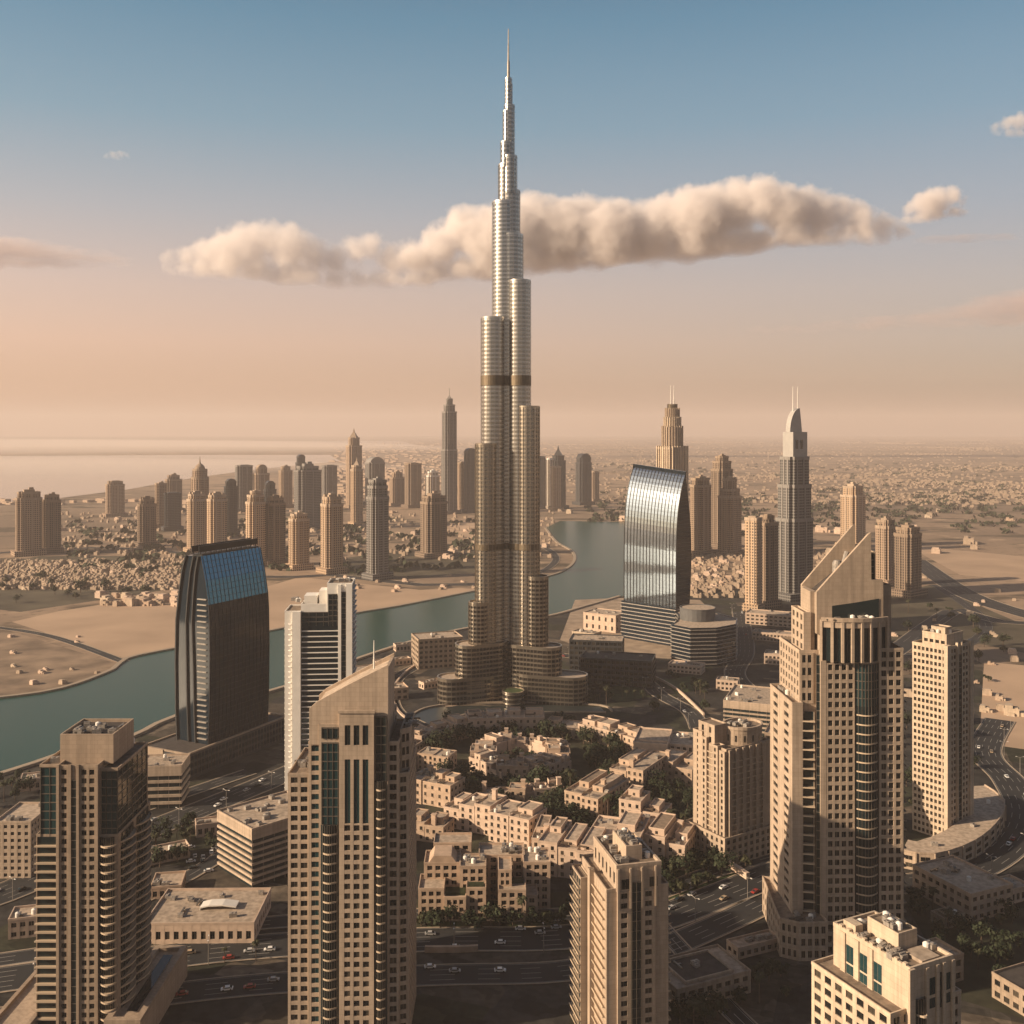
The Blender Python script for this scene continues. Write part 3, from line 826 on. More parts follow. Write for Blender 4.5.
    for (x0, y0, x1, y1, r, z1) in ((-12, -8, -30, -17, 11.5, top(640)), (-20, -13, -44, -21, 11.5, top(671)), (12, -8, 33, -17, 11, top(642)), (20, -13, 52, -22, 12.5, top(669)), (0, 12, 0, 48, 12, top(668))):
        p = capsule(x0, y0, x1, y1, r); g = G(); g2 = G(); g.prism(p, 0, z1)
        k = max(1, int(z1 / 3.4)); h = z1 / k
        for i in range(k): g2.ring(offset(p, -.55), offset(p, .2), i * h + h * .62, i * h + h * .97)
        g2.ring(offset(p, -.6), offset(p, .4), z1, z1 + 1.2)
        for i in range(len(p)):
            q = p[(i + 1) % len(p)]; Ln = hypot(q[0] - p[i][0], q[1] - p[i][1])
            for u in range(int(Ln / 3)): g2.slab(p[i], q, u * 3, u * 3 + .3, 0, .5, 0, z1)
        o = g2.build('podium_wing', steel, t); g.build('glazing', bglass, o)
        rf = G(); rf.prism(offset(p, .5), z1, z1 + .15); rf.build('roof', roofl, o)
    g = G(); g2 = G(); g.lathe(5, -31, [(8, 0), (8, 11)], 32)
    for i in range(3): g2.lathe(5, -31, [(7.9, i * 3.6 + 2.3), (8.7, i * 3.6 + 2.3), (8.7, i * 3.6 + 3.3), (7.9, i * 3.6 + 3.3)], 32, cap=False)
    g2.lathe(5, -31, [(8.9, 11), (8.9, 12), (8.2, 12), (8.2, 11.3)], 32, cap=False)
    o = g2.build('entrance_pavilion', steel, t); g.build('glazing', bglass, o)
    g = G(); g.lathe(5, -31, [(8.1, 11), (8.1, 11.4)], 32); g.build('roof', lawnm, o)


spire_tower()

# ------------------------------------------------------------------ the near towers
def tower_a():
    """left foreground: penthouse box, balconies on both corners"""
    Yf = 365; k = Yf / F; x = lambda px: (px - 88) * k if px < 98 else (10 + (px - 98) * .62) * k; z = lambda py: zz(py, Yf)
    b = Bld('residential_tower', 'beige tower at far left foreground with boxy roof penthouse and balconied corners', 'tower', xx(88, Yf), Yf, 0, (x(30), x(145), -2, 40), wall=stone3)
    zt = z(768); zs = z(838); fl = 3.05; n1 = int(zs / fl)
    b.tower(rect(x(34.6), x(128), 1.2, 34), 0, zs, [None, None, None, ('g', 8, n1)], parapet=.9)
    b.balcs((x(35), .6), (x(57.6), .6), 0, zs, n1, 1.3, gm=dglass, mullions=0)
    b.balcs((x(99), .4), (x(127), 2.0), 0, zs, n1, 1.5, sag=1.6)
    b.balcs((x(128.5), 3.0), (x(128.5), 17), 0, zs, n1, 1.5, sag=1.2)
    b.balcs((x(128.5), 18), (x(128.5), 33), 0, zs, n1, 1.5, sag=1.2)
    b.balcs((x(35.5), 33), (x(35.5), 20), 0, zs, n1, 1.3)
    # central shaft runs the full height
    p = [(x(58), -.4), (x(70.6), -.4), (x(78.5), -.4), (x(98), -.4), (x(98), 30), (x(58), 30)]
    nz = int(zt / fl)
    b.tower(p, 0, zt, [('g', 1, nz, dict(wf=.62, edge=.7)), None, ('g', 2, nz, dict(wf=.66, edge=.7)), None, None, None], parapet=1.2)
    b.glass((x(70.8), -.45), (x(78.4), -.45), 0, zt - 4, 1, fl, rec=0, trans=.2)
    # upper glass storeys between the shoulders
    b.tower(rect(x(38.5), x(58), .9, 31), zs, zt, [('c', 2, fl, dict(gm=tglass)), None, None, ('c', 6, fl)], parapet=1.0)
    b.tower(rect(x(98), x(127), 1.6, 32), zs, zt - 1.5, [('c', 3, fl, dict(gm=tglass)), ('c', 6, fl), None, None], parapet=1.0)
    g = b.g('parapet'); 
    for u in (58.5, 70.5, 78.5, 97.3): g.box(x(u) - .5, x(u) + .5, -.9, -.42, 0, zt + 1.4)
    # roof penthouse
    zp = z(742)
    b.g('penthouse').prism(rect(x(54), x(114), 5, 25), zt, zp); b.g('penthouse').ring(rect(x(54), x(114), 5, 25), rect(x(54) + .5, x(114) - .5, 5.5, 24.5), zp, zp + 1.3)
    b.g('roof', darkroof).prism(rect(x(54) + .52, x(114) - .52, 5.52, 24.48), zp, zp + .1)
    b.units(x(62), x(106), 9, 21, zp, 7); b.units(x(45), x(125), 27, 30, zt, 5, 3)
    b.units(x(42), x(55), 4, 20, zt, 3, 5)
    # podium with a pool deck
    b.g('podium').prism(rect(x(118), x(176), -6, 46), 0, 11); b.g('podium', stone).prism(rect(x(-6), x(35.5), -8, 40), 0, 9)
    b.g('parapet').ring(rect(x(118), x(176), -6, 46), rect(x(118) + 2.2, x(176) - 2.2, -3.8, 43.8), 11, 12.4)
    b.g('parapet').ring(rect(x(-6), x(36), -8, 40), rect(x(-6) + 1.5, x(36) - 1.5, -6.5, 38.5), 9, 10.2)
    q = G(); q.prism(rect(x(118) + 5, x(176) - 4, 2, 41), 11, 11.15); q.build('pool', navyglass, b.root)
    b.finish()


def tower_b():
    """centre left foreground: slanted crown and mast"""
    Yf = 365; k = Yf / F; x = lambda px: (px - 350) * k; z = lambda py: zz(py, Yf); fl = 3.35
    b = Bld('residential_tower', 'large beige foreground tower with slanted stone crown and thin roof mast', 'tower', xx(350, Yf), Yf, 0, (-24, 24, -3, 34))
    z1 = z(778); n1 = int(z1 / fl)
    p = [(x(286.5), 2.2), (x(309), 2.2), (x(397), 2.2), (x(408), 3.4), (x(408), 32), (x(286.5), 32)]
    b.tower(p, 0, z1, [('g', 2, n1, dict(wf=.7)), None, ('g', 1, n1, dict(wf=.72)), ('g', 7, n1), None, ('g', 7, n1)], parapet=1.0)
    z2 = z(745); n2 = int(z2 / fl)
    p = [(x(308), .9), (x(321), .9), (x(387), .9), (x(398.5), 1.2), (x(398.5), 30), (x(308), 30)]
    b.tower(p, 0, z2, [('g', 1, n2, dict(wf=.74, hf=.6, gm=tglass)), None, ('g', 1, n2, dict(wf=.78, hf=.62)), ('g', 6, n2), None, ('g', 6, n2)], parapet=1.0)
    b.tower([(x(398.5), 6), (x(408.5), 9), (x(407), 28), (x(398.5), 28)], z1, z(738), [('g', 2, 3, dict(wf=.7)), ('g', 5, 3), None, None], parapet=1.4)
    z3 = z(724); n3 = int(z(824) / fl)
    b.tower(rect(x(319), x(388), -.2, 28), 0, z3, [None, ('g', 5, int(z3 / fl)), None, ('g', 5, int(z3 / fl))], parapet=0, roof=False)
    # curved balcony bays low down, green glass above
    b.balcs((x(321.5), -.5), (x(339), -.5), 0, z(824), n3, .9, sag=1.0, rec=-.1)
    b.balcs((x(375), -.5), (x(387), -.3), 0, z(780), int(z(780) / fl), .9, sag=.9, rec=-.1)
    b.glass((x(321.5), -.3), (x(339), -.3), z(824), z(742), 3, fl, rec=-.1, gm=tglass); b.glass((x(321.5), -.3), (x(339), -.3), z(738), z(727), 3, 4, rec=-.1)
    b.glass((x(375.5), -.3), (x(387), -.3), z(780), z(716), 2, fl, rec=-.1, gm=dglass)
    # centre panel: paired windows, tall strips, three top windows
    pz = z(712); yb = -1.6
    b.g('wall').prism(rect(x(339.8) + .5, x(374.5) - .5, yb + .5, 10), 0, pz)
    P0, P1 = (x(339.8), yb), (x(374.5), yb); L = P1[0] - P0[0]
    b.grid(P0, P1, 0, z(822), 3, int(z(822) / fl), wf=.64, hf=.6, edge=1.2)
    w = b.g('wall')
    zA, zB, zC, zD = z(822), z(758), z(744), z(724)
    b.plain(P0, P1, zB, zC, .5); b.plain(P0, P1, zD, pz, .5)
    for za, zb in ((zA, zB), (zC, zD)):
        bay = (L - 2.8) / 3; cur = .02
        for i in range(4):
            e = 1.4 + i * bay + (bay * .18 if i < 3 else 0); e = e if i < 3 else L - .02
            w.slab(P0, P1, cur, e, -.5, 0, za, zb); cur = e + bay * .64
            if i < 3:
                u = e + bay * .32; b.wins.append((bay * .64 - .05, zb - za - .1, tglass if za == zA else dglass, P0[0] + u, yb + .43, (za + zb) / 2, 0))
    for i in range(2): w.slab(P0, P1, .02, .5, -12, -.5, 0, pz) if i == 0 else w.slab(P0, P1, L - .5, L - .02, -12, -.5, 0, pz)
    w.slab(P0, P1, -.4, L + .4, -1.0, .35, pz, pz + 1.0)
    # crown: two slanted gable walls with a sloped roof between
    ca, cb = x(309), x(388)
    prof = [(ca, z2 + .9), (cb, z3), (cb, z(665)), (x(350), z(684)), (x(318), z(702)), (ca, z(708))]
    prof = [(ca, z2), (cb, z2), (cb, z(665)), (x(350), z(684)), (x(316), z(702.5)), (ca, z(709)), (ca, z(714))]
    cr = G(); cr.extr(prof, .3, 1.5); cr.extr(prof, 19, 20.2); cr.box(cb - 1, cb, 1.5, 19, z2, z(668)); cr.box(ca, ca + .9, 1.5, 19, z2, z(716)); o = cr.build('crown', stone, b.root)
    sl_ = [(ca + .9, z2), (cb - 1, z2), (cb - 1, z(671)), (x(350), z(687)), (x(316), z(706)), (ca + .9, z(713))]
    r = G(); r.extr(sl_, 1.5, 19); r.build('crown_roof', roofl, o)
    # panel joints on the gable
    for q in range(1, 6):
        xq = ca + (cb - ca) * q / 6
    m = G(); m.bar((x(371), 8, z(674)), (x(371), 8, z(645)), .35, 8, .15); m.build('mast', white, b.root)
    b.units(x(290), x(305), 6, 28, z1, 4); b.units(x(400), x(409), 12, 26, z(738), 3); b.units(x(308), x(312), 21, 29, z2, 2)
    # podium
    b.finish()


def tower_c():
    Yf = 362; k = Yf / F; fl = 3.3
    b = Bld('residential_tower', 'beige tower at bottom centre with sunlit ribbed side and dark central glass strip', 'tower', xx(616, 358), 358, R(13), (-8, 24, -3, 32))
    zt = 66; zs = 58; n = int(zs / fl)
    # main shaft
    p = rect(-3.5, 19.5, 0, 30)
    b.tower(p, 0, zs, [None, ('b', n, dict(depth=1.0)), None, None], parapet=1.0)
    b.grid((-3.5, -.02), (.3, -.02), 0, zs, 1, n, wf=.86, hf=.62, edge=.25, rec=.4)
    q = [(.3, -.9), (5.2, -.9), (9.2, -.9), (14.3, -.9), (14.3, 28), (.3, 28)]
    nz = int(zt / fl)
    b.tower(q, 0, zs, [('g', 1, n, dict(wf=.62, hf=.56)), None, ('g', 1, n, dict(wf=.62, hf=.56)), None, None, None], parapet=0, roof=False)
    b.grid((14.6, -.02), (19.4, -.02), 0, zs, 1, n, wf=.84, hf=.62, edge=.25, rec=.4)
    b.glass((5.2, -.95), (9.2, -.95), 0, zt - 5, 2, fl, rec=0, trans=.12, gm=dglass)
    # ribbed sunlit side: piers and balconies
    b.balcs((-3.6, 29.5), (-3.6, 17), 0, zs, n, 1.0, mullions=5); b.balcs((-3.6, 14), (-3.6, 1.2), 0, zs, n, 1.0, mullions=5)
    b.tower(rect(-5.2, -3.2, 14.2, 16.8), 0, zs + 2, [None] * 4, parapet=0)
    b.tower(rect(-7.4, -3.6, 18, 30), 0, zs - 3, [None, None, None, ('b', n - 1, dict(depth=1.0))], parapet=.8)
    # upper block
    u = [(.0, -.6), (16.6, -.6), (16.6, 26), (0, 26)]
    b.tower(u, zs, zt, [None, ('g', 4, 2), None, ('g', 6, 1, dict(hf=.5, wf=.4))], parapet=1.3, th=.8)
    for xa, xb in ((1.8, 4.6), (12.2, 15.2)): b.wins.append((xb - xa, 3.4, glass, (xa + xb) / 2, -.66, zs + 2.4, 0))
    for xc in (.5, 5.1, 9.3, 14.4): b.g('wall').box(xc - .35, xc + .35, -1.3, -.62, zs - 6, zt)
    b.g('penthouse').prism(rect(5.5, 11.5, 5, 20), zt, zt + 4.5); b.g('penthouse').ring(rect(5.5, 11.5, 5, 20), rect(6, 11, 5.5, 19.5), zt + 4.5, zt + 5.3)
    b.g('roof').prism(rect(6.02, 10.98, 5.52, 19.48), zt + 4.5, zt + 4.6)
    b.units(7, 10, 7, 18, zt + 4.5, 5); b.units(2, 4.5, 3, 24, zt, 5); b.units(13, 15, 3, 24, zt, 4)
    b.finish()


def tower_d():
    """right: tall tower with the cut away slanted crown"""
    Yf = 431; k = Yf / F; x = lambda px: (px - 838) * k; z = lambda py: zz(py, Yf); fl = 3.85
    b = Bld('residential_tower', 'tallest beige tower at right with twin slanted fin crown and curved balcony bay', 'tower', xx(838, Yf), Yf, R(2), (-22, 30, -5, 40), wall=stone)
    za = z(706); zb = z(655); zc = z(663)
    n = lambda h: int(h / fl)
    b.tower(rect(-19, -14.5, 1.5, 34), 0, za, [None, None, None, ('g', 2, n(za), dict(wf=.42, hf=.5))], parapet=1.2)
    b.tower(rect(-17.5, -7, 3.5, 37), 0, za - 4, [None] * 4, parapet=1.0)
    b.balcs((-14.3, 3.3), (-9.2, 2.0), 0, za - 3, n(za) - 1, 1.8, m=slabm, mullions=1)
    b.tower(rect(-15, 27, 4.5, 33), 0, zb, [None, ('g', 7, n(zb)), None, ('g', 7, n(zb), dict(wf=.5))], parapet=1.2)
    b.grid((-14.8, 4.2), (-9, 4.2), za, zb, 2, 4, rec=.3, wf=.66)
    b.glass((-8.9, 1.4), (-6.6, .6), 0, zb, 1, fl, rec=-.1)
    # left grid bay with its pilaster
    b.tower(rect(-7.4, 7, 0, 20), 0, zc, [None, None, None, None], parapet=0, roof=False)
    b.g('wall').box(-7.6, -5.2, -.55, 0.3, 0, zc + 1); 
    b.grid((-5.1, -.04), (7, -.04), 0, zc, 4, n(zc), wf=.62, hf=.56, edge=.25, rec=.03) if False else b.grid((-5.1, -.5), (7, -.5), 0, zc, 4, n(zc), wf=.68, hf=.62, edge=.25, rec=.5)
    # right grid bay
    b.tower(rect(17.6, 28, .2, 30), 0, z(651), [('g', 3, n(z(651)), dict(wf=.68, hf=.62)), ('g', 7, n(z(651))), None, None], parapet=1.0)
    b.tower(rect(27.8, 31.5, 8, 27), 0, z(690), [('g', 1, n(z(690))), ('b', n(z(690)), dict(depth=1.2)), None, None], parapet=1.0)
    # curved bay
    b.balcs((7.2, .4), (17.4, .6), 0, z(706), n(z(706)), .9, sag=2.2, rec=.0, gm=dglass)
    pts = arc_pts((7.2, .4), (17.4, .6), 2.2, 8)
    for i in range(8): b.glass(pts[i], pts[i + 1], z(706), zc, 1, fl, rec=.1, gm=tglass, edge=.1)
    b.g('wall').prism(pts + [(17.4, 6), (7.2, 6)], zc, zc + .6)
    # drum of tall windows
    zd = z(621)
    dp = arc_pts((-7, .6), (21.5, .8), 3.6, 7)
    b.g('wall').prism(offset_line(dp, -.9) + [(21.5, 20), (-7, 20)], zc + .7, zd)
    for i in range(7):
        L = hypot(dp[i + 1][0] - dp[i][0], dp[i + 1][1] - dp[i][1])
        b.g('wall').slab(dp[i], dp[i + 1], -.55, .55, -1, .5, zc + .6, zd)
        b.g('wall').slab(dp[i], dp[i + 1], .56, L - .56, -.9, .1, zd - 2.6, zd - .04)
        b.wins.append((L - 1.3, zd - zc - 3.6, dglass, *[(dp[i][j] + dp[i + 1][j]) / 2 + ((dp[i + 1][1] - dp[i][1]) / L * -.72 if j == 0 else (dp[i + 1][0] - dp[i][0]) / L * .72) for j in (0, 1)], (zc + .7 + zd - 2.7) / 2, atan2(dp[i + 1][1] - dp[i][1], dp[i + 1][0] - dp[i][0])))
    b.g('wall').slab(dp[6], dp[7], hypot(dp[7][0] - dp[6][0], dp[7][1] - dp[6][1]) - .55, hypot(dp[7][0] - dp[6][0], dp[7][1] - dp[6][1]) + .5, -1, .5, zc + .6, zd)
    b.g('parapet').prism(offset_line(dp, .6) + offset_line(dp, -.4)[::-1], zd, zd + 1.6)
    b.g('roof', roofl).prism(offset_line(dp, -.5) + [(21, 20), (-6.5, 20)], zd, zd + .1)
    # crown: front and rear fins, lit end wall, terrace window
    zlow, zhi = z(593), z(535)
    prof = [(-8, zd - 6), (20.5, zd - 6), (20.5, z(581)), (15.4, z(581)), (15.2, zhi + .6), (14.2, zhi), (-8, zlow)]
    c = G(); c.extr(prof, 3.0, 4.6)
    bp = [(-8, zd - 6), (16, zd - 6), (16, zhi + 2), (15, zhi + 2), (-8, zlow)]
    c.extr(bp, 23, 24.6); c.box(-7.98, -6.6, 4.6, 23, zd - 6, zlow - .5); c.box(13, 14.6, 4.6, 14, zb, zhi - 7)
    c.box(-9.8, -7.98, 6, 18, zb, zlow - .2)
    o = c.build('crown', stone, b.root)
    rr = G(); rr.extr([(-6.6, zd - 5), (13, zd - 5), (13, zhi - 13), (-6.6, zlow - 4)], 4.6, 23); rr.build('crown_roof', darkroof, o)
    t = G(); t.lathe(3, 9, [(2.2, z(575)), (2.2, z(566)), (1.5, z(563))], 14); t.bar((6, 12, z(575)), (9, 14, z(556)), 1.2, 8); t.build('roof_tank', plant_m, o)
    tw = G(); tw.extr([(-1.5, zd + .2), (18.5, zd + .2), (18.5, z(600)), (8, z(604)), (-1.5, z(607))], 2.7, 2.98); tw.build('glazing', dglass, b.root)
    b.tower(rect(-13, -9.9, 5, 22), zb, z(616), [None, None, None, ('g', 3, 4, dict(wf=.5))], parapet=.8)
    b.tower(rect(16, 26, 8, 30), zb, z(590), [None, ('g', 4, 5), None, None], parapet=.8)
    b.tower(rect(15.6, 20, 10, 24), z(590), z(556), [('c', 2, 3), ('g', 3, 4), None, None], parapet=.5)
    b.units(-5, 18, -1, 2, zd, 7); b.units(-16, -10, 8, 30, za, 5); b.units(20, 26, 9, 28, zb, 3)
    # podium
    b.tower([(-26, -4), (-19.2, -8), (-7, -8), (-7, 30), (-22, 36)], 0, 15, [('g', 3, 3, dict(wf=.5)), ('g', 4, 3, dict(wf=.6)), None, None, ('g', 8, 3, dict(wf=.5))], parapet=1.2)
    b.tower(rect(-7, 26, -4, 2), 0, 9, [('g', 10, 2), None, None, None], parapet=1)
    b.units(-20, -10, -5, 0, 15, 4)
    b.finish()


def tower_e():
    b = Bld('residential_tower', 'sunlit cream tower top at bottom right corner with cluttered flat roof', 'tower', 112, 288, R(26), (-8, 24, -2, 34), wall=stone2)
    zt = 67; zs = 55; fl = 3.6; n = int(zs / fl)
    b.tower(rect(-6, 22, 1.5, 33), 0, zs, [('g', 7, n, dict(wf=.6)), ('g', 7, n), None, ('g', 7, n, dict(wf=.62, hf=.58))], parapet=1.0)
    u = [(.0, 0), (4.6, 0), (4.6, -1), (17, -1), (17, 29), (-1, 29), (-1, 12), (0, 12)]
    b.tower([(0, 0), (17, 0), (17, 30), (0, 30)], 0, zt, [None, ('g', 7, n + 3), None, None], parapet=1.1, th=.6, roof=roofm)
    b.grid((0, 29.5), (0, 10), zs, zt - 2.5, 3, 2, rec=.02, wf=.6, hf=.75, gm=tglass) if False else None
    for i, yy in enumerate((12, 17.5, 23)):
        for zc, h in ((zs + 6.2, 5.2), (zs + 1.6, 2.8)): b.wins.append((3.0, h, tglass, -.04, yy, zc, -pi / 2))
        b.g('wall').box(-.45, 0, yy + 1.7, yy + 3.7, zs, zt)
    for i, xc in enumerate((8.5, 14.5)):
        for zc, h in ((zs + 6, 4.8), (zs + 1.2, 2.8)): b.wins.append((2.6, h, tglass, xc, -.06, zc, 0))
    b.wins.append((1.4, 10, dglass, 11.6, -.06, zs + 4.2, 0))
    for xc in (6.2, 10.3, 12.9, 16.5): b.g('wall').box(xc - .55, xc + .55, -.7, 0, 0, zt)
    b.g('wall').box(-.9, 1.2, -.8, 0, 0, zt + .9)
    # small curved balcony beside the corner
    b.balcs((1.8, -.1), (5.4, -.1), zs - 10, zs + 4, 3, 1.4, sag=1.0, rec=-.02, m=stone2, npt=6)
    b.g('penthouse').prism(rect(5, 12.5, 9, 21), zt, zt + 5); b.g('penthouse').ring(rect(5, 12.5, 9, 21), rect(5.4, 12.1, 9.4, 20.6), zt + 5, zt + 5.7)
    b.g('roof', roofm).prism(rect(5.42, 12.08, 9.42, 20.58), zt + 5, zt + 5.1)
    b.g('penthouse').prism(rect(1.2, 4.2, 22, 27), zt, zt + 3)
    b.g('roof', roofl).prism(rect(6, 13, 1.2, 8), zt + .1, zt + 1.1)
    b.units(6.5, 11, 11, 19, zt + 5, 5); b.units(1.2, 4, 3, 20, zt, 7); b.units(13.5, 16, 3, 27, zt, 7); b.units(6, 12, 23, 28, zt, 5)
    b.units(18, 21, 4, 30, zs, 5)
    for q in range(9): b.g('parapet').box(-.2, .9, 1.4 + q * 3.1, 2.6 + q * 3.1, zt + 1.1, zt + 1.7)
    b.finish()


def tower_f():
    b = Bld('residential_tower', 'cream slab tower at right edge with dense square windows above a curved podium', 'tower', 231.5, 545, R(38), (-3, 30, -4, 26), wall=stone2)
    zt = 104; fl = 3.5; n = int(zt / fl)
    b.tower(rect(0, 26, 0, 20), 0, zt - 2, [('g', 8, n, dict(wf=.62)), ('g', 6, n), None, ('g', 8, n, dict(wf=.64, hf=.56))], parapet=1.2)
    for x0, x1 in ((-.6, 3.4), (23, 26.6)): b.g('wall').box(x0, x1, -.7, 1.5, 0, zt)
    b.glass((10.5, -.5), (14, -.5), 0, zt - 6, 1, fl, rec=0)
    b.g('wall').box(9.6, 10.5, -.8, .5, 0, zt + .5); b.g('wall').box(14, 14.9, -.8, .5, 0, zt + .5)
    b.tower(rect(5, 22, 3, 17), zt - 2, zt + 4, [None, None, None, ('g', 4, 1, dict(hf=.3))], parapet=1.0)
    b.tower(rect(9, 16, 6, 14), zt + 4, zt + 7, [None] * 4, parapet=.7)
    b.units(7, 20, 4, 16, zt + 4, 5)
    b.finish()
    # curved two storey podium building
    pts = smooth_line([gp(*p) for p in ((902, 868), (935, 872), (975, 858), (1000, 835), (1004, 815), (985, 800))], 9)
    b = Bld('podium_block', 'low curved sandstone podium around the foot of the right edge tower', 'building', 0, 0, 0, None, wall=stone)
    inn = offset_line(pts, -17)
    b.g('wall').prism(pts + inn[::-1], 0, 8.4)
    b.g('roof', roofl).prism(offset_line(pts, -.5) + offset_line(pts, -16.5)[::-1], 8.4, 8.55)
    strip(b.g('parapet'), offset_line(pts, .1), offset_line(pts, -.45), 8.4, 9.4)
    for i in range(len(pts) - 1):
        p, q = pts[i], pts[i + 1]; L = hypot(q[0] - p[0], q[1] - p[1])
        b.g('wall').slab(p, q, -.3, .35, 0, .6, 0, 9.0)
        for zc in (2.4, 6.0): b.wins.append((L * .5, 2.0, glass, (p[0] + q[0]) / 2, (p[1] + q[1]) / 2, zc, atan2(q[1] - p[1], q[0] - p[0])))
        OCC.append(((p[0] + inn[i][0]) / 2, (p[1] + inn[i][1]) / 2, 0, 9, 9))
    for i in range(3, len(pts) - 2, 4): child('rooftop_unit', unit_mesh(i % 3), b.root, ((pts[i][0] + inn[i][0]) / 2, (pts[i][1] + inn[i][1]) / 2, 8.55), i)
    b.finish()


def tower_g():
    b = Bld('apartment_block', 'mid rise beige apartment block with round stepped top beside the terraced flats', 'building', 108, 516, R(32), (-3, 34, -3, 27), wall=stone)
    zt = 62; fl = 3.2; n = int(zt / fl)
    b.tower(rect(0, 31, 0, 24), 0, zt - 5, [None, ('g', 7, n - 1), None, None], parapet=1.0)
    # sunlit left side: stacked stepped piers
    for y0, y1, o, h in ((0, 4, 1.2, zt - 6), (4.2, 8, 2.0, zt - 4), (13, 17, 1.4, zt - 2), (17.2, 24, .6, zt)):
        b.tower(rect(-o, 3, y0, y1), 0, h, [None, None, None, ('g', 1, int(h / fl), dict(wf=.4, edge=.4))] if y0 != 17.2 else [None, None, None, ('g', 1, int(h / fl), dict(wf=.14, edge=.4))], parapet=.9)
    b.balcs((-.2, 12.8), (-.2, 8.2), 0, zt - 5, n - 1, 1.0)
    # shaded front: piers and balconies
    for i in range(6):
        x0 = 2 + i * 4.7
        b.g('wall').box(x0 - .9, x0 + .9, -1.2, .4, 0, zt - 4.5)
        if i < 5: b.balcs((x0 + .95, -.2), (x0 + 3.75, -.2), 0, zt - 8, n - 2, .9, mullions=1)
    b.grid((3, -.1), (30, -.1), zt - 8, zt - 5, 11, 1, rec=.5, hf=.7)
    # round crown storey
    cyl = [(20 + 11 * cos(a), 9 + 9 * sin(a)) for a in [2 * pi * i / 28 for i in range(28)]]
    b.g('wall').prism(cyl, zt - 5, zt + 3); b.g('parapet').ring(offset(cyl, -.4), offset(cyl, .6), zt + 3, zt + 4.4); b.g('roof', roofm).prism(offset(cyl, .62), zt + 3, zt + 3.1)
    for i in range(28):
        if i % 2: b.wins.append((1.1, 3.2, glass, (cyl[i][0] + cyl[i - 1][0]) / 2, (cyl[i][1] + cyl[i - 1][1]) / 2, zt - 1.5, atan2(cyl[i][1] - cyl[i - 1][1], cyl[i][0] - cyl[i - 1][0])))
    b.tower(rect(.5, 9, 9, 21), zt - 5, zt + 5, [None, None, None, ('g', 2, 2, dict(wf=.3))], parapet=.8)
    b.units(14, 26, 5, 13, zt + 3, 6)
    # base storeys
    b.tower(rect(-4, 33, -3.2, 26), 0, 14, [('g', 9, 4, dict(wf=.55)), None, None, ('g', 8, 4, dict(wf=.45))], parapet=1)
    b.finish()


def tower_h():
    Yf = 590; k = Yf / F; x = lambda px: (px - 318) * k; z = lambda py: zz(py, Yf); fl = 3.5
    b = Bld('office_tower', 'white framed tower with dark balconied front standing behind the slanted crown tower', 'tower', xx(318, Yf), Yf, R(4), (-20, 20, -1, 26), wall=white)
    fl = 3.05
    zl = z(612); zr = z(585)
    b.tower(rect(x(285), x(301), .4, 22), 0, zl, [None, None, None, ('g', 5, int(zl / fl), dict(wf=.6))], parapet=.8)
    b.balcs((x(285.2), 3.0), (x(292), .2), 0, zl - 4, int(zl / fl) - 1, 1.0, m=white, mullions=1)
    b.g('wall').box(x(293), x(301), -1.4, .4, 0, zl + .5)
    b.tower(rect(x(301), x(340), .8, 22), 0, z(606), [None, None, None, None], parapet=1.2)
    zg = z(626)
    b.balcs((x(301.5), .4), (x(338), .4), 0, zg, int(zg / fl), .9, rec=-.1, m=white, rail=.4, thick=.25, gm=hazeglass, mullions=0)
    b.glass((x(301.5), .4), (x(338), .4), zg, z(612), 5, fl, rec=-.1, gm=hazeglass)
    b.tower(rect(x(327), x(352), .2, 20), 0, zr, [None, ('b', int(zr / fl), dict(depth=1.1, m=white)), None, None], parapet=1.0)
    b.glass((x(328), -.1), (x(337.5), -.1), z(626), z(594), 2, fl, rec=-.1, gm=hazeglass); b.glass((x(341), -.1), (x(346), -.1), 0, z(592), 1, fl, rec=-.1, gm=hazeglass)
    b.g('wall').box(x(338), x(341), -1.0, .2, 0, zr); b.g('wall').box(x(346), x(352), -1.0, .2, 0, zr + .5)
    for i, (a, bb, h) in enumerate(((303, 316, 5), (318, 326, 8))): b.g('penthouse').prism(rect(x(a), x(bb), 6, 18), z(606), z(606) + h)
    b.units(x(288), x(325), 8, 20, z(604), 6); b.units(x(330), x(348), 4, 17, zr, 4)
    b.finish()


for f_ in (tower_a, tower_b, tower_c, tower_d, tower_e, tower_f, tower_g, tower_h): f_()

# ------------------------------------------------------------------ the two curved glass towers
def fins_on(profile, ys, g, w=.3, pr=.5, sgn=1):
    for yy in ys:
        for (xa, za), (xb, zb) in zip(profile[:-1], profile[1:]):
            g.hexa([(xa - .1 * sgn, yy - w / 2, za), (xa + pr * sgn, yy - w / 2, za), (xa + pr * sgn, yy + w / 2, za), (xa - .1 * sgn, yy + w / 2, za)][::sgn],
                   [(xb - .1 * sgn, yy - w / 2, zb), (xb + pr * sgn, yy - w / 2, zb), (xb + pr * sgn, yy + w / 2, zb), (xb - .1 * sgn, yy + w / 2, zb)][::sgn])


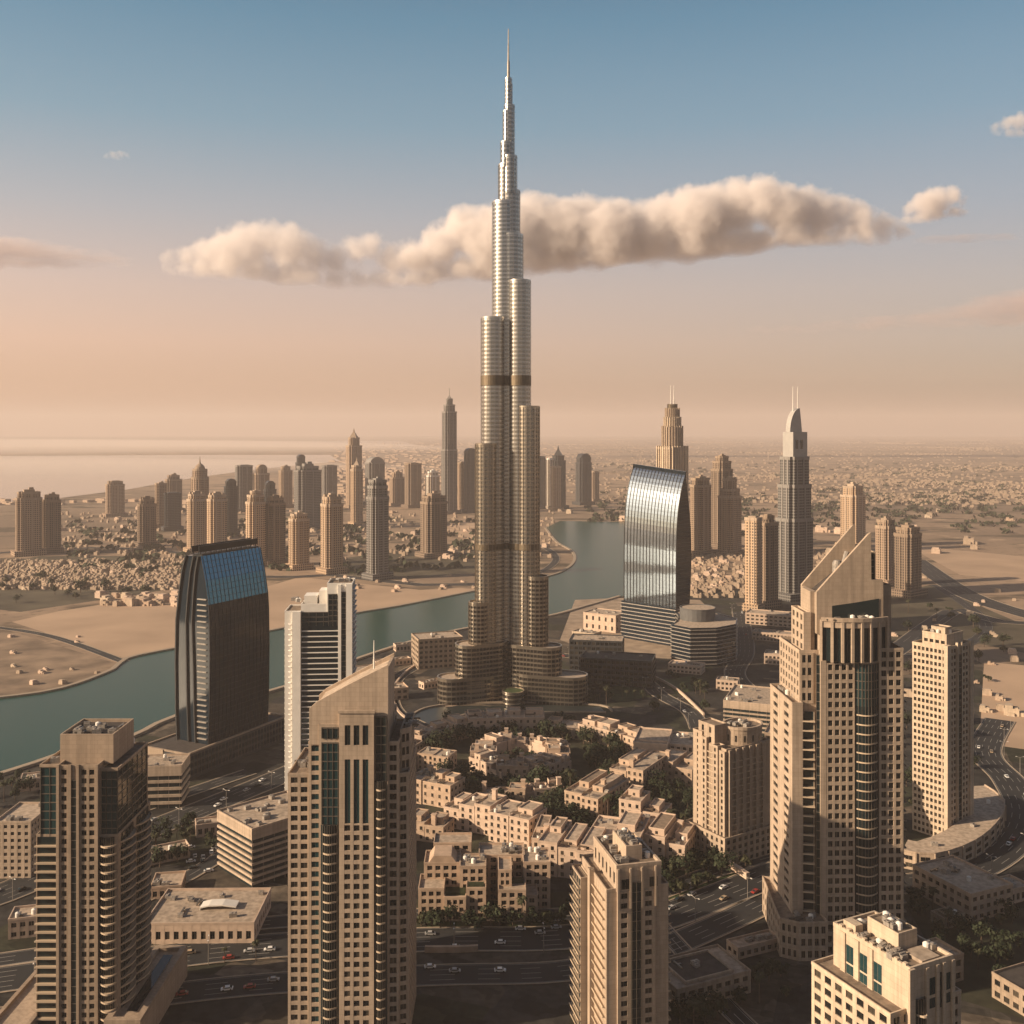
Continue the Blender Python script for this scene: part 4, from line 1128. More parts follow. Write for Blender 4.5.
def barrel_tower():
    b = Bld('glass_office_tower', 'dark navy glass tower with curved sides and bright blue sloping glass top', 'skyscraper', -219, 671, R(-27), (-4, 33, -3, 66), wall=grey_clad)
    zb, zk, zt = 16, 106, 137
    rs = [(26, zb), (27, 40), (27.4, 70), (27, 95), (26.2, zk)]; rt = [(26.2, zk), (23.5, 121), (19.5, zt)]
    ls = [(7.5, zt), (4.4, 127), (1.8, 113), (-.8, 95), (-1.5, 65), (-1, 35), (0, zb)]
    core = G(); core.extr([(x - (.25 if x > 15 else -.25), z) for x, z in rs + rt[1:] + ls], 0, 58); core.build('body', navyglass, b.root)
    gl = G()
    for (xa, za), (xb, zb_) in zip(rs[:-1], rs[1:]): gl.quad((xa, .4, za), (xa, 57.6, za), (xb, 57.6, zb_), (xb, .4, zb_))
    gl.build('glazing', navyglass, b.root, smooth=True)
    g2 = G()
    for (xa, za), (xb, zb_) in zip(rt[:-1], rt[1:]): g2.quad((xa, .4, za), (xa, 57.6, za), (xb, 57.6, zb_), (xb, .4, zb_))
    g2.build('sloped_glazing', blueglass, b.root, smooth=True)
    f = G(); fins_on(rs + rt[1:], [0.2] + [2 + i * 3.6 for i in range(16)] + [57.8], f, .25, .25); f.build('glazing_fin', finmetal, b.root)
    h = G()
    prof = rs + rt[1:]
    zz_ = zb + 4
    while zz_ < zt - 3:
        for (xa, za), (xb, zc) in zip(prof[:-1], prof[1:]):
            if za <= zz_ < zc:
                xq = xa + (xb - xa) * (zz_ - za) / (zc - za); h.box(xq - .1, xq + .16, .4, 57.6, zz_, zz_ + .18)
        zz_ += 3.9
    h.build('floor_line', darkmetal, b.root)
    # narrow end: louvred strip of balconies between two curved blades
    lv = G(); z = zb + 3
    while z < 112:
        lv.box(17.5, 25.2, -.9, 0, z, z + .7); z += 3.6
    lv.build('louvre', plant_m, b.root)
    bl = G()
    for off in (0, 10, 16):
        pr = [(p[0] + off * (1 - .35 * max(0, (p[1] - 60) / 83)), p[1]) for p in ls]
        for (xa, za), (xb, zc) in zip(pr[:-1], pr[1:]):
            bl.hexa([(xb, -1.4, zc), (xb + .8, -1.4, zc), (xb + .8, .2, zc), (xb, .2, zc)], [(xa, -1.4, za), (xa + .8, -1.4, za), (xa + .8, .2, za), (xa, .2, za)])
    bl.build('end_blade', shade_clad, b.root)
    tp = G(); tp.box(11, 19.5, 2, 56, zt, zt + 1.0); tp.box(17.2, 17.8, 1, 57, zt + 2.2, zt + 6.2); tp.box(11, 11.6, 1, 57, zt + 2.2, zt + 6.2)
    for i in range(12): tp.box(17.3, 17.7, 2 + i * 4.8, 2.5 + i * 4.8, zt + 1, zt + 2.2); tp.box(11.1, 11.5, 2 + i * 4.8, 2.5 + i * 4.8, zt + 1, zt + 2.2)
    tp.build('roof_screen', darkmetal, b.root)
    # podium
    p = G(); p.prism(rect(-9, 30, -22, 74), 0, zb); p.build('podium', shade_clad, b.root)
    e = G(); e.box(-9.3, 10, -22.6, -22.02, 5, zb + 1); e.ring(rect(-9.2, 30.2, -22.1, 74.2), rect(-8, 29, -21, 73), zb, zb + 1); e.build('parapet', stone3, b.root)
    r = G(); r.prism(rect(-7.9, 28.9, -20.9, 72.9), zb, zb + .1); r.build('roof', darkroof, b.root)
    w = G()
    for k in range(3):
        w.box(30.02, 30.3, -20, 72, 3 + k * 4.4, 5.6 + k * 4.4)
    w.build('glazing', navyglass, b.root)
    m = G()
    for i in range(30): m.box(30.3, 30.5, -20 + i * 3.1, -19.7 + i * 3.1, 2, zb - 1)
    m.build('mullion', mull, b.root)
    b.finish()


def sail_tower():
    a = R(-43); x0, y0 = 117, 1076
    b = Bld('glass_office_tower', 'silver mirror glass tower with curved leaning face and dark right side', 'skyscraper', x0, y0, a, (-2, 76, -2, 30), wall=grey_clad)
    zb, zt, Wd = 38, 182, 66
    fy = lambda z: 19 * max(0, (z - zb) / (zt - zb)) ** 5.0
    zs = [zb + (zt - zb) * i / 24 for i in range(25)]
    zx = lambda x: 1 - .045 * (x / Wd)          # the top line dips to the right
    g = G()
    for i in range(24):
        for j in range(6):
            xa, xb = 1 + (Wd - 1) * j / 6, 1 + (Wd - 1) * (j + 1) / 6
            P = lambda x, z: (x, fy(z), zb + (z - zb) * zx(x))
            g.quad(P(xa, zs[i]), P(xb, zs[i]), P(xb, zs[i + 1]), P(xa, zs[i + 1]))
    g.build('glazing', silverglass, b.root, smooth=True)
    # body behind the mirror face, bulged rear
    c = G(); ry = lambda z: 24 + 5 * sin(pi * min(1, max(0, (z - zb) / (zt - zb)))) - 8 * ((z - zb) / (zt - zb)) ** 2
    for i in range(24):
        za, zc = zs[i], zs[i + 1]
        for x, fl in ((.9, 0), (Wd + .1, 1)):
            k = zx(x); A = [(x, fy(za) - .3, zb + (za - zb) * k), (x, ry(za), zb + (za - zb) * k), (x, ry(zc), zb + (zc - zb) * k), (x, fy(zc) - .3, zb + (zc - zb) * k)]
            c.quad(*(A if fl else A[::-1]))
        k0, k1 = zx(.9), zx(Wd)
        c.quad((Wd + .1, ry(za), zb + (za - zb) * k1), (.9, ry(za), zb + (za - zb) * k0), (.9, ry(zc), zb + (zc - zb) * k0), (Wd + .1, ry(zc), zb + (zc - zb) * k1))
    k0, k1 = zx(.9), zx(Wd)
    c.quad((.9, fy(zt) - .3, zb + (zt - zb) * k0), (Wd + .1, fy(zt) - .3, zb + (zt - zb) * k1), (Wd + .1, ry(zt), zb + (zt - zb) * k1), (.9, ry(zt), zb + (zt - zb) * k0))
    c.build('body', navyglass, b.root, smooth=True)
    f = G()
    for i in range(24):
        za, zc = zs[i], zs[i + 1]
        for q in range(17):
            x = 1 + (Wd - 1) * q / 16; k = zx(x); w = .28
            A = [(x - w, fy(za) - .45, zb + (za - zb) * k), (x + w, fy(za) - .45, zb + (za - zb) * k), (x + w, fy(za) + .05, zb + (za - zb) * k), (x - w, fy(za) + .05, zb + (za - zb) * k)]
            B = [(x - w, fy(zc) - .45, zb + (zc - zb) * k), (x + w, fy(zc) - .45, zb + (zc - zb) * k), (x + w, fy(zc) + .05, zb + (zc - zb) * k), (x - w, fy(zc) + .05, zb + (zc - zb) * k)]
            f.hexa(A, B)
    f.build('glazing_fin', darkmetal, b.root)
    h = G()
    for i in range(1, 36):
        z = zb + (zt - zb) * i / 36
        for j in range(1):
            h.hexa([(1, fy(z) - .15, zb + (z - zb) * zx(1)), (Wd, fy(z) - .15, zb + (z - zb) * zx(Wd)), (Wd, fy(z) + .1, zb + (z - zb) * zx(Wd)), (1, fy(z) + .1, zb + (z - zb) * zx(1))],
                   [(1, fy(z) - .15, zb + (z - zb) * zx(1) + .14), (Wd, fy(z) - .15, zb + (z - zb) * zx(Wd) + .14), (Wd, fy(z) + .1, zb + (z - zb) * zx(Wd) + .14), (1, fy(z) + .1, zb + (z - zb) * zx(1) + .14)])
        h.box(Wd + .05, Wd + .3, fy(z) + 1, ry(z) - 1, zb + (z - zb) * .955, zb + (z - zb) * .955 + .3)
    h.build('floor_line', darkmetal, b.root)
    # louvred podium below, bent round to the right
    pod = [(-1, -2), (70, -3), (70, 26), (-1, 28)]
    def louvred(poly, z1, n):
        q = b.g('podium_glazing', navyglass); q.prism(poly, 0, z1); l = b.g('louvre', plant_m)
        for i in range(n): z = z1 * (i + .6) / n; l.ring(offset(poly, -.7), offset(poly, .2), z, z + z1 / n * .2)
        b.g('roof', roofl).prism(offset(poly, .4), z1, z1 + .3); b.g('podium_glazing', navyglass).ring(offset(poly, -.2), offset(poly, .4), z1, z1 + 1)
    louvred([(-1, -2), (67, -3), (67, 26), (-1, 28)], zb, 10)
    wing = arc_pts((67.6, -4), (112, -64), -9, 8)[:9]
    wing = [(67.8, -3), (78, -14), (88, -28), (97, -45), (103, -63), (126, -66), (142, -48), (146, -20), (132, 6), (92, 22), (67.8, 24)]
    louvred(wing, 35, 10)
    d = [(104 + 17 * cos(t), -20 + 17 * sin(t)) for t in [2 * pi * i / 24 for i in range(24)]]
    b.g('drum', grey_clad).prism(d, 35, 46); b.g('roof', roofl).prism(offset(d, .4), 46, 46.2); b.g('drum', grey_clad).ring(offset(d, -.3), offset(d, .4), 46, 47)
    b.units(85, 105, -20, 5, 31, 5); b.finish()
    c_, s_ = cos(a), sin(a)
    OCC.append((x0 + c_ * 95 + s_ * 14, y0 + s_ * 95 - c_ * 14, a, 28, 36))


barrel_tower(); sail_tower()

# ------------------------------------------------------------------ middle distance and far towers
FW = {
    'cream': grid_mat('facade_cream', (.44, .31, .205), (.075, .06, .05)),
    'rose': grid_mat('facade_rose', (.32, .23, .165), (.05, .042, .036)),
    'brown': grid_mat('facade_brown', (.21, .155, .115), (.04, .035, .032), 3.2, 3.4, .6, .6),
    'grey': grid_mat('facade_grey', (.17, .16, .15), (.035, .037, .04), 3.0, 3.6, .7, .62),
    'dark': grid_mat('facade_dark', (.075, .075, .078), (.022, .028, .032), 2.6, 3.6, .75, .66),
    'pale': grid_mat('facade_pale', (.46, .38, .30), (.10, .09, .08), 3.0, 3.6, .6, .6),
}
brown_rib = mat('brown_rib', (.27, .20, .145), .8, .1, .3)
gray_rib = mat('grey_rib', (.22, .205, .19), .6, .1, .3)
RIB = {'cream': stone, 'rose': stone3, 'brown': brown_rib, 'grey': gray_rib, 'dark': shade_clad, 'pale': white}


def rrect(w, d, c=0):
    if c <= 0: return rect(-w / 2, w / 2, -d / 2, d / 2)
    return [(-w / 2 + c, -d / 2), (w / 2 - c, -d / 2), (w / 2 - c, -d / 2 + c), (w / 2, -d / 2 + c), (w / 2, d / 2 - c), (w / 2 - c, d / 2 - c),
            (w / 2 - c, d / 2), (-w / 2 + c, d / 2), (-w / 2 + c, d / 2 - c), (-w / 2, d / 2 - c), (-w / 2, -d / 2 + c), (-w / 2 + c, -d / 2 + c)]


def ftower(label, x0, x1, base, tiers, mat_='cream', rot=-28, ar=.8, top='pent', notch=.12, cat='tower', name='tower', group='towers across the creek', ribs=True, mast=0, ped=True):
    """tiers: list of (width share, top row)"""
    Y = CAM_H * F / (base - HZ); k = Y / F; wp = (x1 - x0) * k; rot = 10 - rot if rot < 0 else rot; a = R(rot)
    w = wp / (abs(cos(a)) + ar * abs(sin(a))); d = w * ar; X = xx((x0 + x1) / 2, Y)
    t = thing(name, label, cat, X, Y + d / 2, a, group)
    OCC.append((X, Y + d / 2, a, w / 2 + 4, d / 2 + 4))
    z0 = 0; m = FW[mat_]; rm = RIB[mat_]
    for i, (fr, tp) in enumerate(tiers):
        z1 = CAM_H - (tp - HZ) * k
        if fr < 0:      # drum
            r = w * -fr / 2; n = 20; poly = [(r * cos(2 * pi * j / n), r * sin(2 * pi * j / n)) for j in range(n)]
        else: poly = rrect(w * fr, d * fr, notch * w * fr)
        g = G(); g.prism(poly, z0, z1, uv=True)
        o = g.build('shaft', m, t)
        q = G(); q.ring(offset(poly, -.5), offset(poly, .8), z1 - 2.5, z1 + 1.6)
        if ribs and fr > 0:
            W_, D_ = w * fr / 2, d * fr / 2; c = notch * w * fr
            for u in (-.62, .22):
                q.rbox(u * (W_ - c), -D_ - .35, max(1.2, w * .05), .9, z0, z1 + 1); q.rbox(u * (W_ - c), D_ + .35, max(1.2, w * .05), .9, z0, z1 + 1)
                q.rbox(-W_ - .35, u * (D_ - c), .9, max(1.2, w * .05), z0, z1 + 1); q.rbox(W_ + .35, u * (D_ - c), .9, max(1.2, w * .05), z0, z1 + 1)
        elif fr < 0:
            for j in range(n): q.rbox(poly[j][0] * 1.01, poly[j][1] * 1.01, 1.0, 1.0, z0, z1 + .5, 2 * pi * j / n)
        q.build('rib', rm, o)
        r_ = G(); r_.prism(offset(poly, .9), z1, z1 + .3); r_.build('roof', roofm, o)
        z0 = z1; lw = w * abs(fr); ld = d * abs(fr)
    P = G(); zt = z0
    if top == 'pent':
        P.rbox(0, 0, lw * .5, ld * .5, zt, zt + lw * .16); P.rbox(lw * .12, ld * .1, lw * .22, ld * .2, zt + lw * .16, zt + lw * .26)
    elif top == 'turrets':
        for sx in (-1, 1):
            for sy in (-1, 1): P.rbox(sx * lw * .32, sy * ld * .32, lw * .2, ld * .2, zt, zt + lw * .2)
        P.rbox(0, 0, lw * .36, ld * .36, zt, zt + lw * .28)
    elif top == 'dome':
        P.lathe(0, 0, [(lw * .36, zt), (lw * .36, zt + lw * .1), (lw * .33, zt + lw * .22), (lw * .22, zt + lw * .36), (lw * .08, zt + lw * .45), (lw * .05, zt + lw * .6), (.2, zt + lw * .95)], 16)
    elif top == 'peak':
        P.lathe(0, 0, [(lw * .55, zt), (lw * .3, zt + lw * .35), (lw * .12, zt + lw * .6), (.3, zt + lw * 1.0)], 4)
    elif top == 'slope':
        P.extr([(-lw * .4, zt), (lw * .4, zt), (lw * .4, zt + lw * .55), (lw * .2, zt + lw * .5), (-lw * .4, zt + lw * .15)], -ld * .3, ld * .3)
    elif top == 'round':
        P.extr([(lw * .45 * cos(pi * j / 10), zt + lw * .35 * sin(pi * j / 10)) for j in range(11)], -ld * .42, ld * .42)
    elif top == 'flat': P.rbox(0, 0, lw * .6, ld * .6, zt, zt + 3)
    P.build('crown', rm, t)
    if mast:
        g = G(); zm = CAM_H - (mast - HZ) * k; g.bar((0, 0, zt), (0, 0, zm), max(.8, .45 * k), 6, .35 * k); g.build('mast', plant_m, t)
    if ped:
        g = G(); g.prism(rrect(w * 1.3, d * 1.3), 0, 9, uv=True); g.build('podium', m, t)
    return t


far = [
    # label, x0, x1, base, tiers, material, rot, ar, top, mast
    ('twin topped brown slab tower, left half of the pair alone at far left', 11, 39, 556, [(1, 499), (.86, 493)], 'rose', -26, .7, 'pent', 0),
    ('brown slab tower, right half of the pair alone at far left', 38, 59, 553, [(1, 501), (.8, 496)], 'brown', -20, .9, 'pent', 0),
    ('lone squat grey brown block tower between the far left pair and the cluster', 102, 123, 517, [(1, 485), (.8, 482)], 'rose', -24, .8, 'flat', 0),
    ('short ribbed brown tower at the front left end of the cluster', 134, 155, 547, [(1, 505), (.8, 500)], 'brown', -26, .8, 'turrets', 0),
    ('slim brown tower behind the front left end of the cluster', 153, 166, 528, [(1, 484)], 'rose', -26, .8, 'pent', 0),
    ('dark flat fronted block before two brown towers at the left of the cluster', 161, 180, 531, [(1, 494)], 'dark', -18, .8, 'flat', 0),
    ('brown twin ridge tower rising behind the dark flat fronted block', 162, 181, 512, [(1, 480), (.7, 476)], 'brown', -26, .8, 'pent', 0),
    ('round drum tower with a dome and needle at the left of the cluster', 187, 208, 540, [(-1.1, 478), (-.92, 470)], 'rose', -20, 1, 'dome', 457),
    ('cream ribbed tower in front of the domed drum tower', 184, 205, 553, [(1, 500), (.86, 495)], 'cream', -30, .8, 'turrets', 0),
    ('cream ribbed tower to the right of the domed drum tower', 204, 226, 550, [(1, 500), (.86, 496)], 'cream', -30, .8, 'turrets', 0),
    ('dark tower with a rounded cap behind the cream ribbed pair', 222, 237, 536, [(1, 487), (.8, 482)], 'dark', -26, .8, 'round', 0),
    ('tall plain grey slab behind the dark rounded cap tower', 233, 252, 512, [(1, 466)], 'grey', -24, .7, 'flat', 0),
    ('tapered grey tower to the right of the tall plain grey slab', 251, 269, 512, [(1, 474), (.7, 468)], 'rose', -24, .8, 'round', 0),
    ('broad cream tower with stepped crown, left of a touching pair above the navy glass tower', 243, 265, 567, [(1, 503), (.85, 496), (.55, 492)], 'cream', -30, .8, 'pent', 0),
    ('brown companion tower, right of the touching pair above the navy glass tower', 263, 285, 566, [(1, 504), (.8, 499)], 'brown', -24, .8, 'turrets', 0),
    ('slim dark topped tower behind the touching cream and brown pair', 262, 276, 530, [(1, 490), (.8, 484)], 'dark', -24, .8, 'round', 0),
    ('slim pale tower behind the pair, left of the big dark slab', 277, 292, 508, [(1, 471), (.7, 467)], 'rose', -26, .8, 'pent', 0),
    ('small dark crowned tower peeping over the big dark slab', 294, 306, 506, [(1, 463), (.8, 457)], 'dark', -24, .9, 'round', 0),
    ('big dark slab tower with one sunlit edge in the middle of the cluster', 291, 321, 530, [(1, 471), (.8, 467)], 'grey', -24, .7, 'pent', 0),
    ('short cream tower with a small crown at the front of the cluster', 286, 309, 570, [(1, 520), (.8, 515)], 'cream', -28, .8, 'pent', 0),
    ('grey block behind the tall cream tower with turret crown', 320, 337, 506, [(1, 466)], 'grey', -22, .8, 'flat', 0),
    ('tall cream fronted tower with turret crown near the white framed tower', 318, 343, 574, [(1, 505), (.84, 498)], 'cream', -30, .85, 'turrets', 0),
    ('tallest slender tower in the middle of the cluster with a pointed cap', 344, 362, 508, [(1, 446), (.7, 438)], 'rose', -26, .8, 'peak', 0),
    ('slim cream tower with pointed cap in front of the tallest slender one', 349, 363, 526, [(1, 470), (.8, 466)], 'cream', -28, .9, 'peak', 0),
    ('grey twin block behind the stepped tall tower by the creek', 363, 385, 505, [(1, 463)], 'grey', -24, .8, 'round', 0),
    ('tall stepped brown and grey tower nearest the creek, on its own sandy plot', 364, 389, 580, [(1, 498), (.9, 487), (.8, 481)], 'grey', -30, .85, 'pent', 0),
    ('low hazy block right of the grey twin block', 388, 405, 506, [(1, 478), (.7, 473)], 'rose', -24, .8, 'pent', 0),
    ('hazy brown block with flat top left of the slender needle tower', 403, 422, 508, [(1, 464)], 'brown', -24, .8, 'flat', 0),
    ('lower hazy pale block between the flat topped block and the needle tower', 424, 440, 508, [(1, 476), (.8, 472)], 'pale', -24, .8, 'pent', 0),
    ('squat brown ribbed tower standing alone left of the tallest spire tower', 418, 448, 558, [(1, 503), (.88, 497)], 'brown', -26, .85, 'pent', 0),
    ('very tall slender stepped tower with twin needles left of the tallest spire tower', 440, 458, 514, [(1, 450), (.92, 412), (.7, 405), (.4, 399)], 'grey', -24, .8, 'peak', 388),
    ('round topped dark tower between the needle tower and the tallest spire tower', 463, 477, 513, [(1, 452)], 'dark', -24, .8, 'round', 0),
    ('slim pale tower right of the needle tower', 457, 466, 512, [(1, 463)], 'rose', -24, .8, 'pent', 0),
    ('hazy grey block just right of the tallest spire tower', 535, 546, 509, [(1, 457)], 'grey', -24, .8, 'flat', 0),
    ('pale slab on the left of the pointed dark tower across the creek', 545, 555, 509, [(1, 459)], 'pale', -24, .8, 'flat', 0),
    ('dark tower with pointed cap right of the tallest spire tower', 550, 567, 509, [(1, 461), (.8, 456)], 'dark', -24, .8, 'peak', 0),
    ('cream slab in front of the pointed dark tower', 550, 562, 511, [(1, 467)], 'cream', -24, .8, 'flat', 0),
    ('dark tower with rounded top, the rightmost tall one across the creek', 575, 593, 505, [(1, 463), (.9, 458)], 'dark', -20, .8, 'round', 0),
    ('low hazy block beside the rounded dark tower across the creek', 590, 600, 502, [(1, 472)], 'rose', -24, .8, 'flat', 0),
]
for L_, a_, b_, c_, t_, m_, r_, ar_, tp_, ms_ in far:
    ftower(L_, a_, b_, c_, t_, m_, r_, ar_, tp_, mast=ms_)

right_far = [
    ('brown ribbed apartment tower just right of the silver mirror glass tower', 690, 714, 556, [(1, 486), (.85, 479)], 'rose', -30, .85, 'pent', 0),
    ('dark brown tower with tiered top behind two brown ribbed towers', 711, 736, 548, [(1, 470), (.85, 462), (.6, 457)], 'brown', -26, .8, 'pent', 0),
    ('brown ribbed apartment tower with pointed gables in front of the tiered one', 718, 745, 556, [(1, 497), (.85, 490), (.6, 480)], 'rose', -30, .85, 'turrets', 0),
    ('cream ribbed tower with raised top between the sail crowned tower and the right crown tower', 842, 870, 548, [(1, 496), (.8, 487)], 'cream', -28, .85, 'pent', 0),
    ('slim brown tower, left of the touching pair behind the slanted fin crown', 877, 900, 586, [(1, 527), (.85, 521)], 'rose', -28, .85, 'pent', 0),
    ('dark brown block, right of the touching pair behind the slanted fin crown', 896, 927, 597, [(1, 535), (.85, 529)], 'brown', -28, .8, 'pent', 0),
]
for L_, a_, b_, c_, t_, m_, r_, ar_, tp_, ms_ in right_far:
    ftower(L_, a_, b_, c_, t_, m_, r_, ar_, tp_, mast=ms_, group='towers on the right hand plain')


pale_clad = mat('pale_grey_cladding', (.36, .34, .32), .45, .06, .2)


def crowned_tower():
    """stepped tower with a sail shaped crown and two masts"""
    Y = 1310; k = Y / F; z = lambda py: zz(py, Y)
    t = ftower('tall grey stepped tower with white sail shaped crown and two masts', 777, 819, 600, [(1, 520), (.9, 486), (.78, 458)], 'grey', -20, .75, 'none', name='hotel_tower', cat='skyscraper', group='towers on the right hand plain')
    w = 42 * k / (cos(R(30)) + .75 * sin(R(30)))
    zt = z(458)
    g = G(); g.rbox(1, 0, w * .58, w * .42, zt, z(432)); o = g.build('crown', pale_clad, t)
    s_ = G(); p = [(-w * .27, z(432))] + [(-w * .27 + w * .40 * (1 - cos(R(q))) , z(432) + (z(408) - z(432)) * sin(R(q))) for q in range(10, 91, 10)] + [(w * .22, z(432))]
    s_.extr(p[::-1], -w * .09, w * .09); s_.build('sail', pale_clad, o)
    for px_ in (-.06, .13):
        m_ = G(); m_.bar((w * px_, 0, z(425)), (w * px_, 0, z(386)), .9, 6, .4); m_.build('mast', white, t)
    q = G()
    for u in (-.12, .08): q.rbox(w * u, -w * .21 - .1, w * .1, .3, z(449), z(440))
    q.rbox(-w * .26, 0, .3, w * .1, z(450), z(438)); q.build('crown_opening', dglass, o)


crowned_tower()


def twin_mast_tower():
    Y = 1707; k = Y / F; z = lambda py: zz(py, Y)
    t = ftower('cream tiered tower with ribbed crown and two masts behind the mirror glass tower', 658, 690, 560, [(1, 448)], 'cream', -25, .9, 'none', name='hotel_tower', cat='skyscraper', group='towers on the right hand plain')
    w = 32 * k / (cos(R(35)) + .9 * sin(R(35)))
    n = 24
    for r, z0, z1, m_ in ((.44, z(448), z(427), stone), (.36, z(427), z(418), stone2), (.30, z(418), z(409), stone3), (.2, z(409), z(405), louvre)):
        c = G(); c.lathe(0, 0, [(w * r * .94, z0), (w * r * .94, z1)], n)
        for j in range(n): c.rbox(w * r * cos(2 * pi * j / n), w * r * sin(2 * pi * j / n), w * .035, w * .035, z0, z1 + 2, 2 * pi * j / n)
        c.build('crown', m_, t)
    for u in (-.09, .1):
        m_ = G(); m_.bar((w * u, 0, z(409)), (w * u, 0, z(385)), 1.1, 6, .5); m_.build('mast', white, t)
    q = G()
    for j in range(7):
        for s2 in (-1, 1): q.rbox((-.42 + j * .14) * w, s2 * .47 * w, w * .05, 2, 0, z(446)); q.rbox(s2 * .52 * w, (-.42 + j * .14) * w * .9, 2, w * .05, 0, z(446))
    q.build('rib', stone2, t)


twin_mast_tower()
ftower('pale sunlit slab, left of the two joined slabs before the sail crowned tower', 746, 764, 612, [(1, 519)], 'cream', -40, 1.1, 'flat', notch=.04, group='towers on the right hand plain')
ftower('shaded brown slab, right of the two joined slabs before the sail crowned tower', 759, 780, 608, [(1, 524), (.6, 517)], 'brown', -20, .8, 'flat', notch=.04, group='towers on the right hand plain')


# ------------------------------------------------------------------ low and middle buildings
def block(label, X, Y, w, d, h, rot, nx, ny, nz, wall=None, roof=None, units=3, name='office_block', style='g', maxwin=60, band=False, hf=.5, wf=.6, par=1.0):
    b = Bld(name, label, 'building', X, Y, R(rot), (-1, w + 1, -1, d + 1), wall=wall or stone, maxwin=maxwin)
    if band:
        b.g('glazing', dglass).prism(rect(.8, w - .8, .8, d - .8), 0, h - 3.5)
        p = rect(0, w, 0, d); n = nz; fh = (h - 3.5) / n
        for i in range(n): b.g('spandrel').ring(p, offset(p, 1.2), i * fh + fh * .62, i * fh + fh)
        b.g('wall').prism(p, h - 3.49, h); b.g('parapet').ring(offset(p, -.05), offset(p, .5), h, h + 1); b.g('roof', roof or roofl).prism(offset(p, .52), h, h + .1)
        for q in range(0, int(w / 6) + 1): b.g('mullion', mull).box(q * 6 - .15 + .6, q * 6 + .15 + .6, .55, .85, 0, h - 3.5)
    else:
        b.tower(rect(0, w, 0, d), 0, h, [('g', nx, nz, dict(wf=wf, hf=hf)), ('g', ny, nz, dict(wf=wf, hf=hf)), None, ('g', ny, nz, dict(wf=wf, hf=hf))], parapet=par, roof=roof or roofl)
    b.units(2, w - 3, 2, d - 3, h, units, int(X)); b.finish(); return b


block('mid rise office block with banded balcony storeys behind the slanted crown tower', -124, 488, 40, 34, 28, 44, 1, 1, 8, band=True, units=8)
b_ = block('wide low hall with flat roof and square windows between the two left towers', -157, 436, 47, 33, 8.2, 1, 12, 8, 1, wall=sand_render, hf=.42, wf=.55, units=6, name='market_hall')
_g = G(); _g.extr([(20, 8.3), (20.2, 9.6), (24, 10.4), (30, 10.6), (36, 9.8), (36, 9.3), (30, 10.1), (24, 9.9), (20.4, 9.1), (20.5, 8.3)], 13, 19); _g.build('roof_canopy', white, b_.root)
block('small banded block with a billowed pale roof left of the navy glass tower', -217, 590, 26, 22, 24, 5, 1, 1, 5, band=True)
block('cream apartment block cut by the left edge of the photo, upper wing', -253, 500, 18, 26, 27, 0, 5, 8, 8, wf=.5)
block('low pale shed on the shore behind the navy glass tower', -214, 690, 30, 30, 9, -20, 4, 4, 2, wall=stone2)
block('flat roofed block with sunlit end and gridded front left of the tallest spire tower', -85, 930, 42, 30, 27, 18, 9, 5, 6, wall=stone3)
block('pale terrace roofed block on the creek bank behind the white framed tower', -140, 880, 40, 26, 8, 25, 8, 5, 2, wall=sand_render)
block('pale low block between the creek and the ring road', -112, 820, 30, 18, 9, 20, 6, 4, 2, wall=sand_render2)
block('long dark glass hall right of the tallest spire tower, front wing', 58, 880, 62, 30, 22, -14, 16, 8, 5, wall=shade_clad, roof=darkroof, wf=.8, hf=.6)
block('dark glass hall with pale flat roof right of the tallest spire tower, rear wing', 52, 930, 48, 28, 27, -10, 12, 8, 6, wall=shade_clad, roof=roofl, wf=.8, hf=.6)
block('small sunlit cream block on the creek bank below the silver mirror tower', 78, 1120, 40, 30, 18, -34, 5, 4, 2, wall=sand_render, wf=.3)
block('low pale shed along the creek beside the small sunlit cream block', 62, 1060, 26, 16, 9, -34, 4, 3, 2, wall=stone2)
block('curtain walled low block with rooftop plant beyond the mid rise stepped flats', 153, 742, 48, 50, 22, -22, 1, 1, 6, band=True, units=9, roof=roofl)
block('low flat roofed block beside the mid rise stepped flats', 170, 690, 34, 24, 14, -22, 7, 5, 3, wall=stone3)
block('sandstone villa block with courtyard roof at the right edge by the highway', 204, 455, 26, 34, 12, 24, 6, 8, 3, wall=sand_render2, units=6)
block('flat grey roofed block in the bottom right corner', 196, 372, 40, 26, 9, 24, 8, 6, 2, wall=stone3, roof=darkroof)
block('low brown roofed shed behind the cream tower top at bottom right', 158, 398, 24, 14, 10, 24, 5, 3, 2, wall=stone3)
block('small flat roofed annex among trees right of the tall right tower', 165, 470, 16, 12, 7, 20, 4, 3, 2, wall=sand_render2)
bq = block('low podium with a sunken dark roof panel at the bottom right of centre', 62, 385, 34, 22, 8, 24, 8, 5, 2, wall=stone3, units=2)
_g = G(); _g.box(6, 27, 3, 19, 8.1, 8.6); _g.build('roof_panel', darkroof, bq.root)
_g = G(); _g.ring(rect(5.4, 27.6, 2.4, 19.6), rect(6.02, 26.98, 3.02, 18.98), 8.1, 9.4); _g.build('parapet', stone, bq.root)
block('slim sunlit beige tower standing in the low town beside the sail crowned tower', 330, 1130, 22, 18, 26, -30, 4, 3, 6, wall=stone2)
block('low stone block at the foot of the two joined slabs', 262, 1150, 52, 26, 12, -25, 10, 5, 3, wall=sand_render)


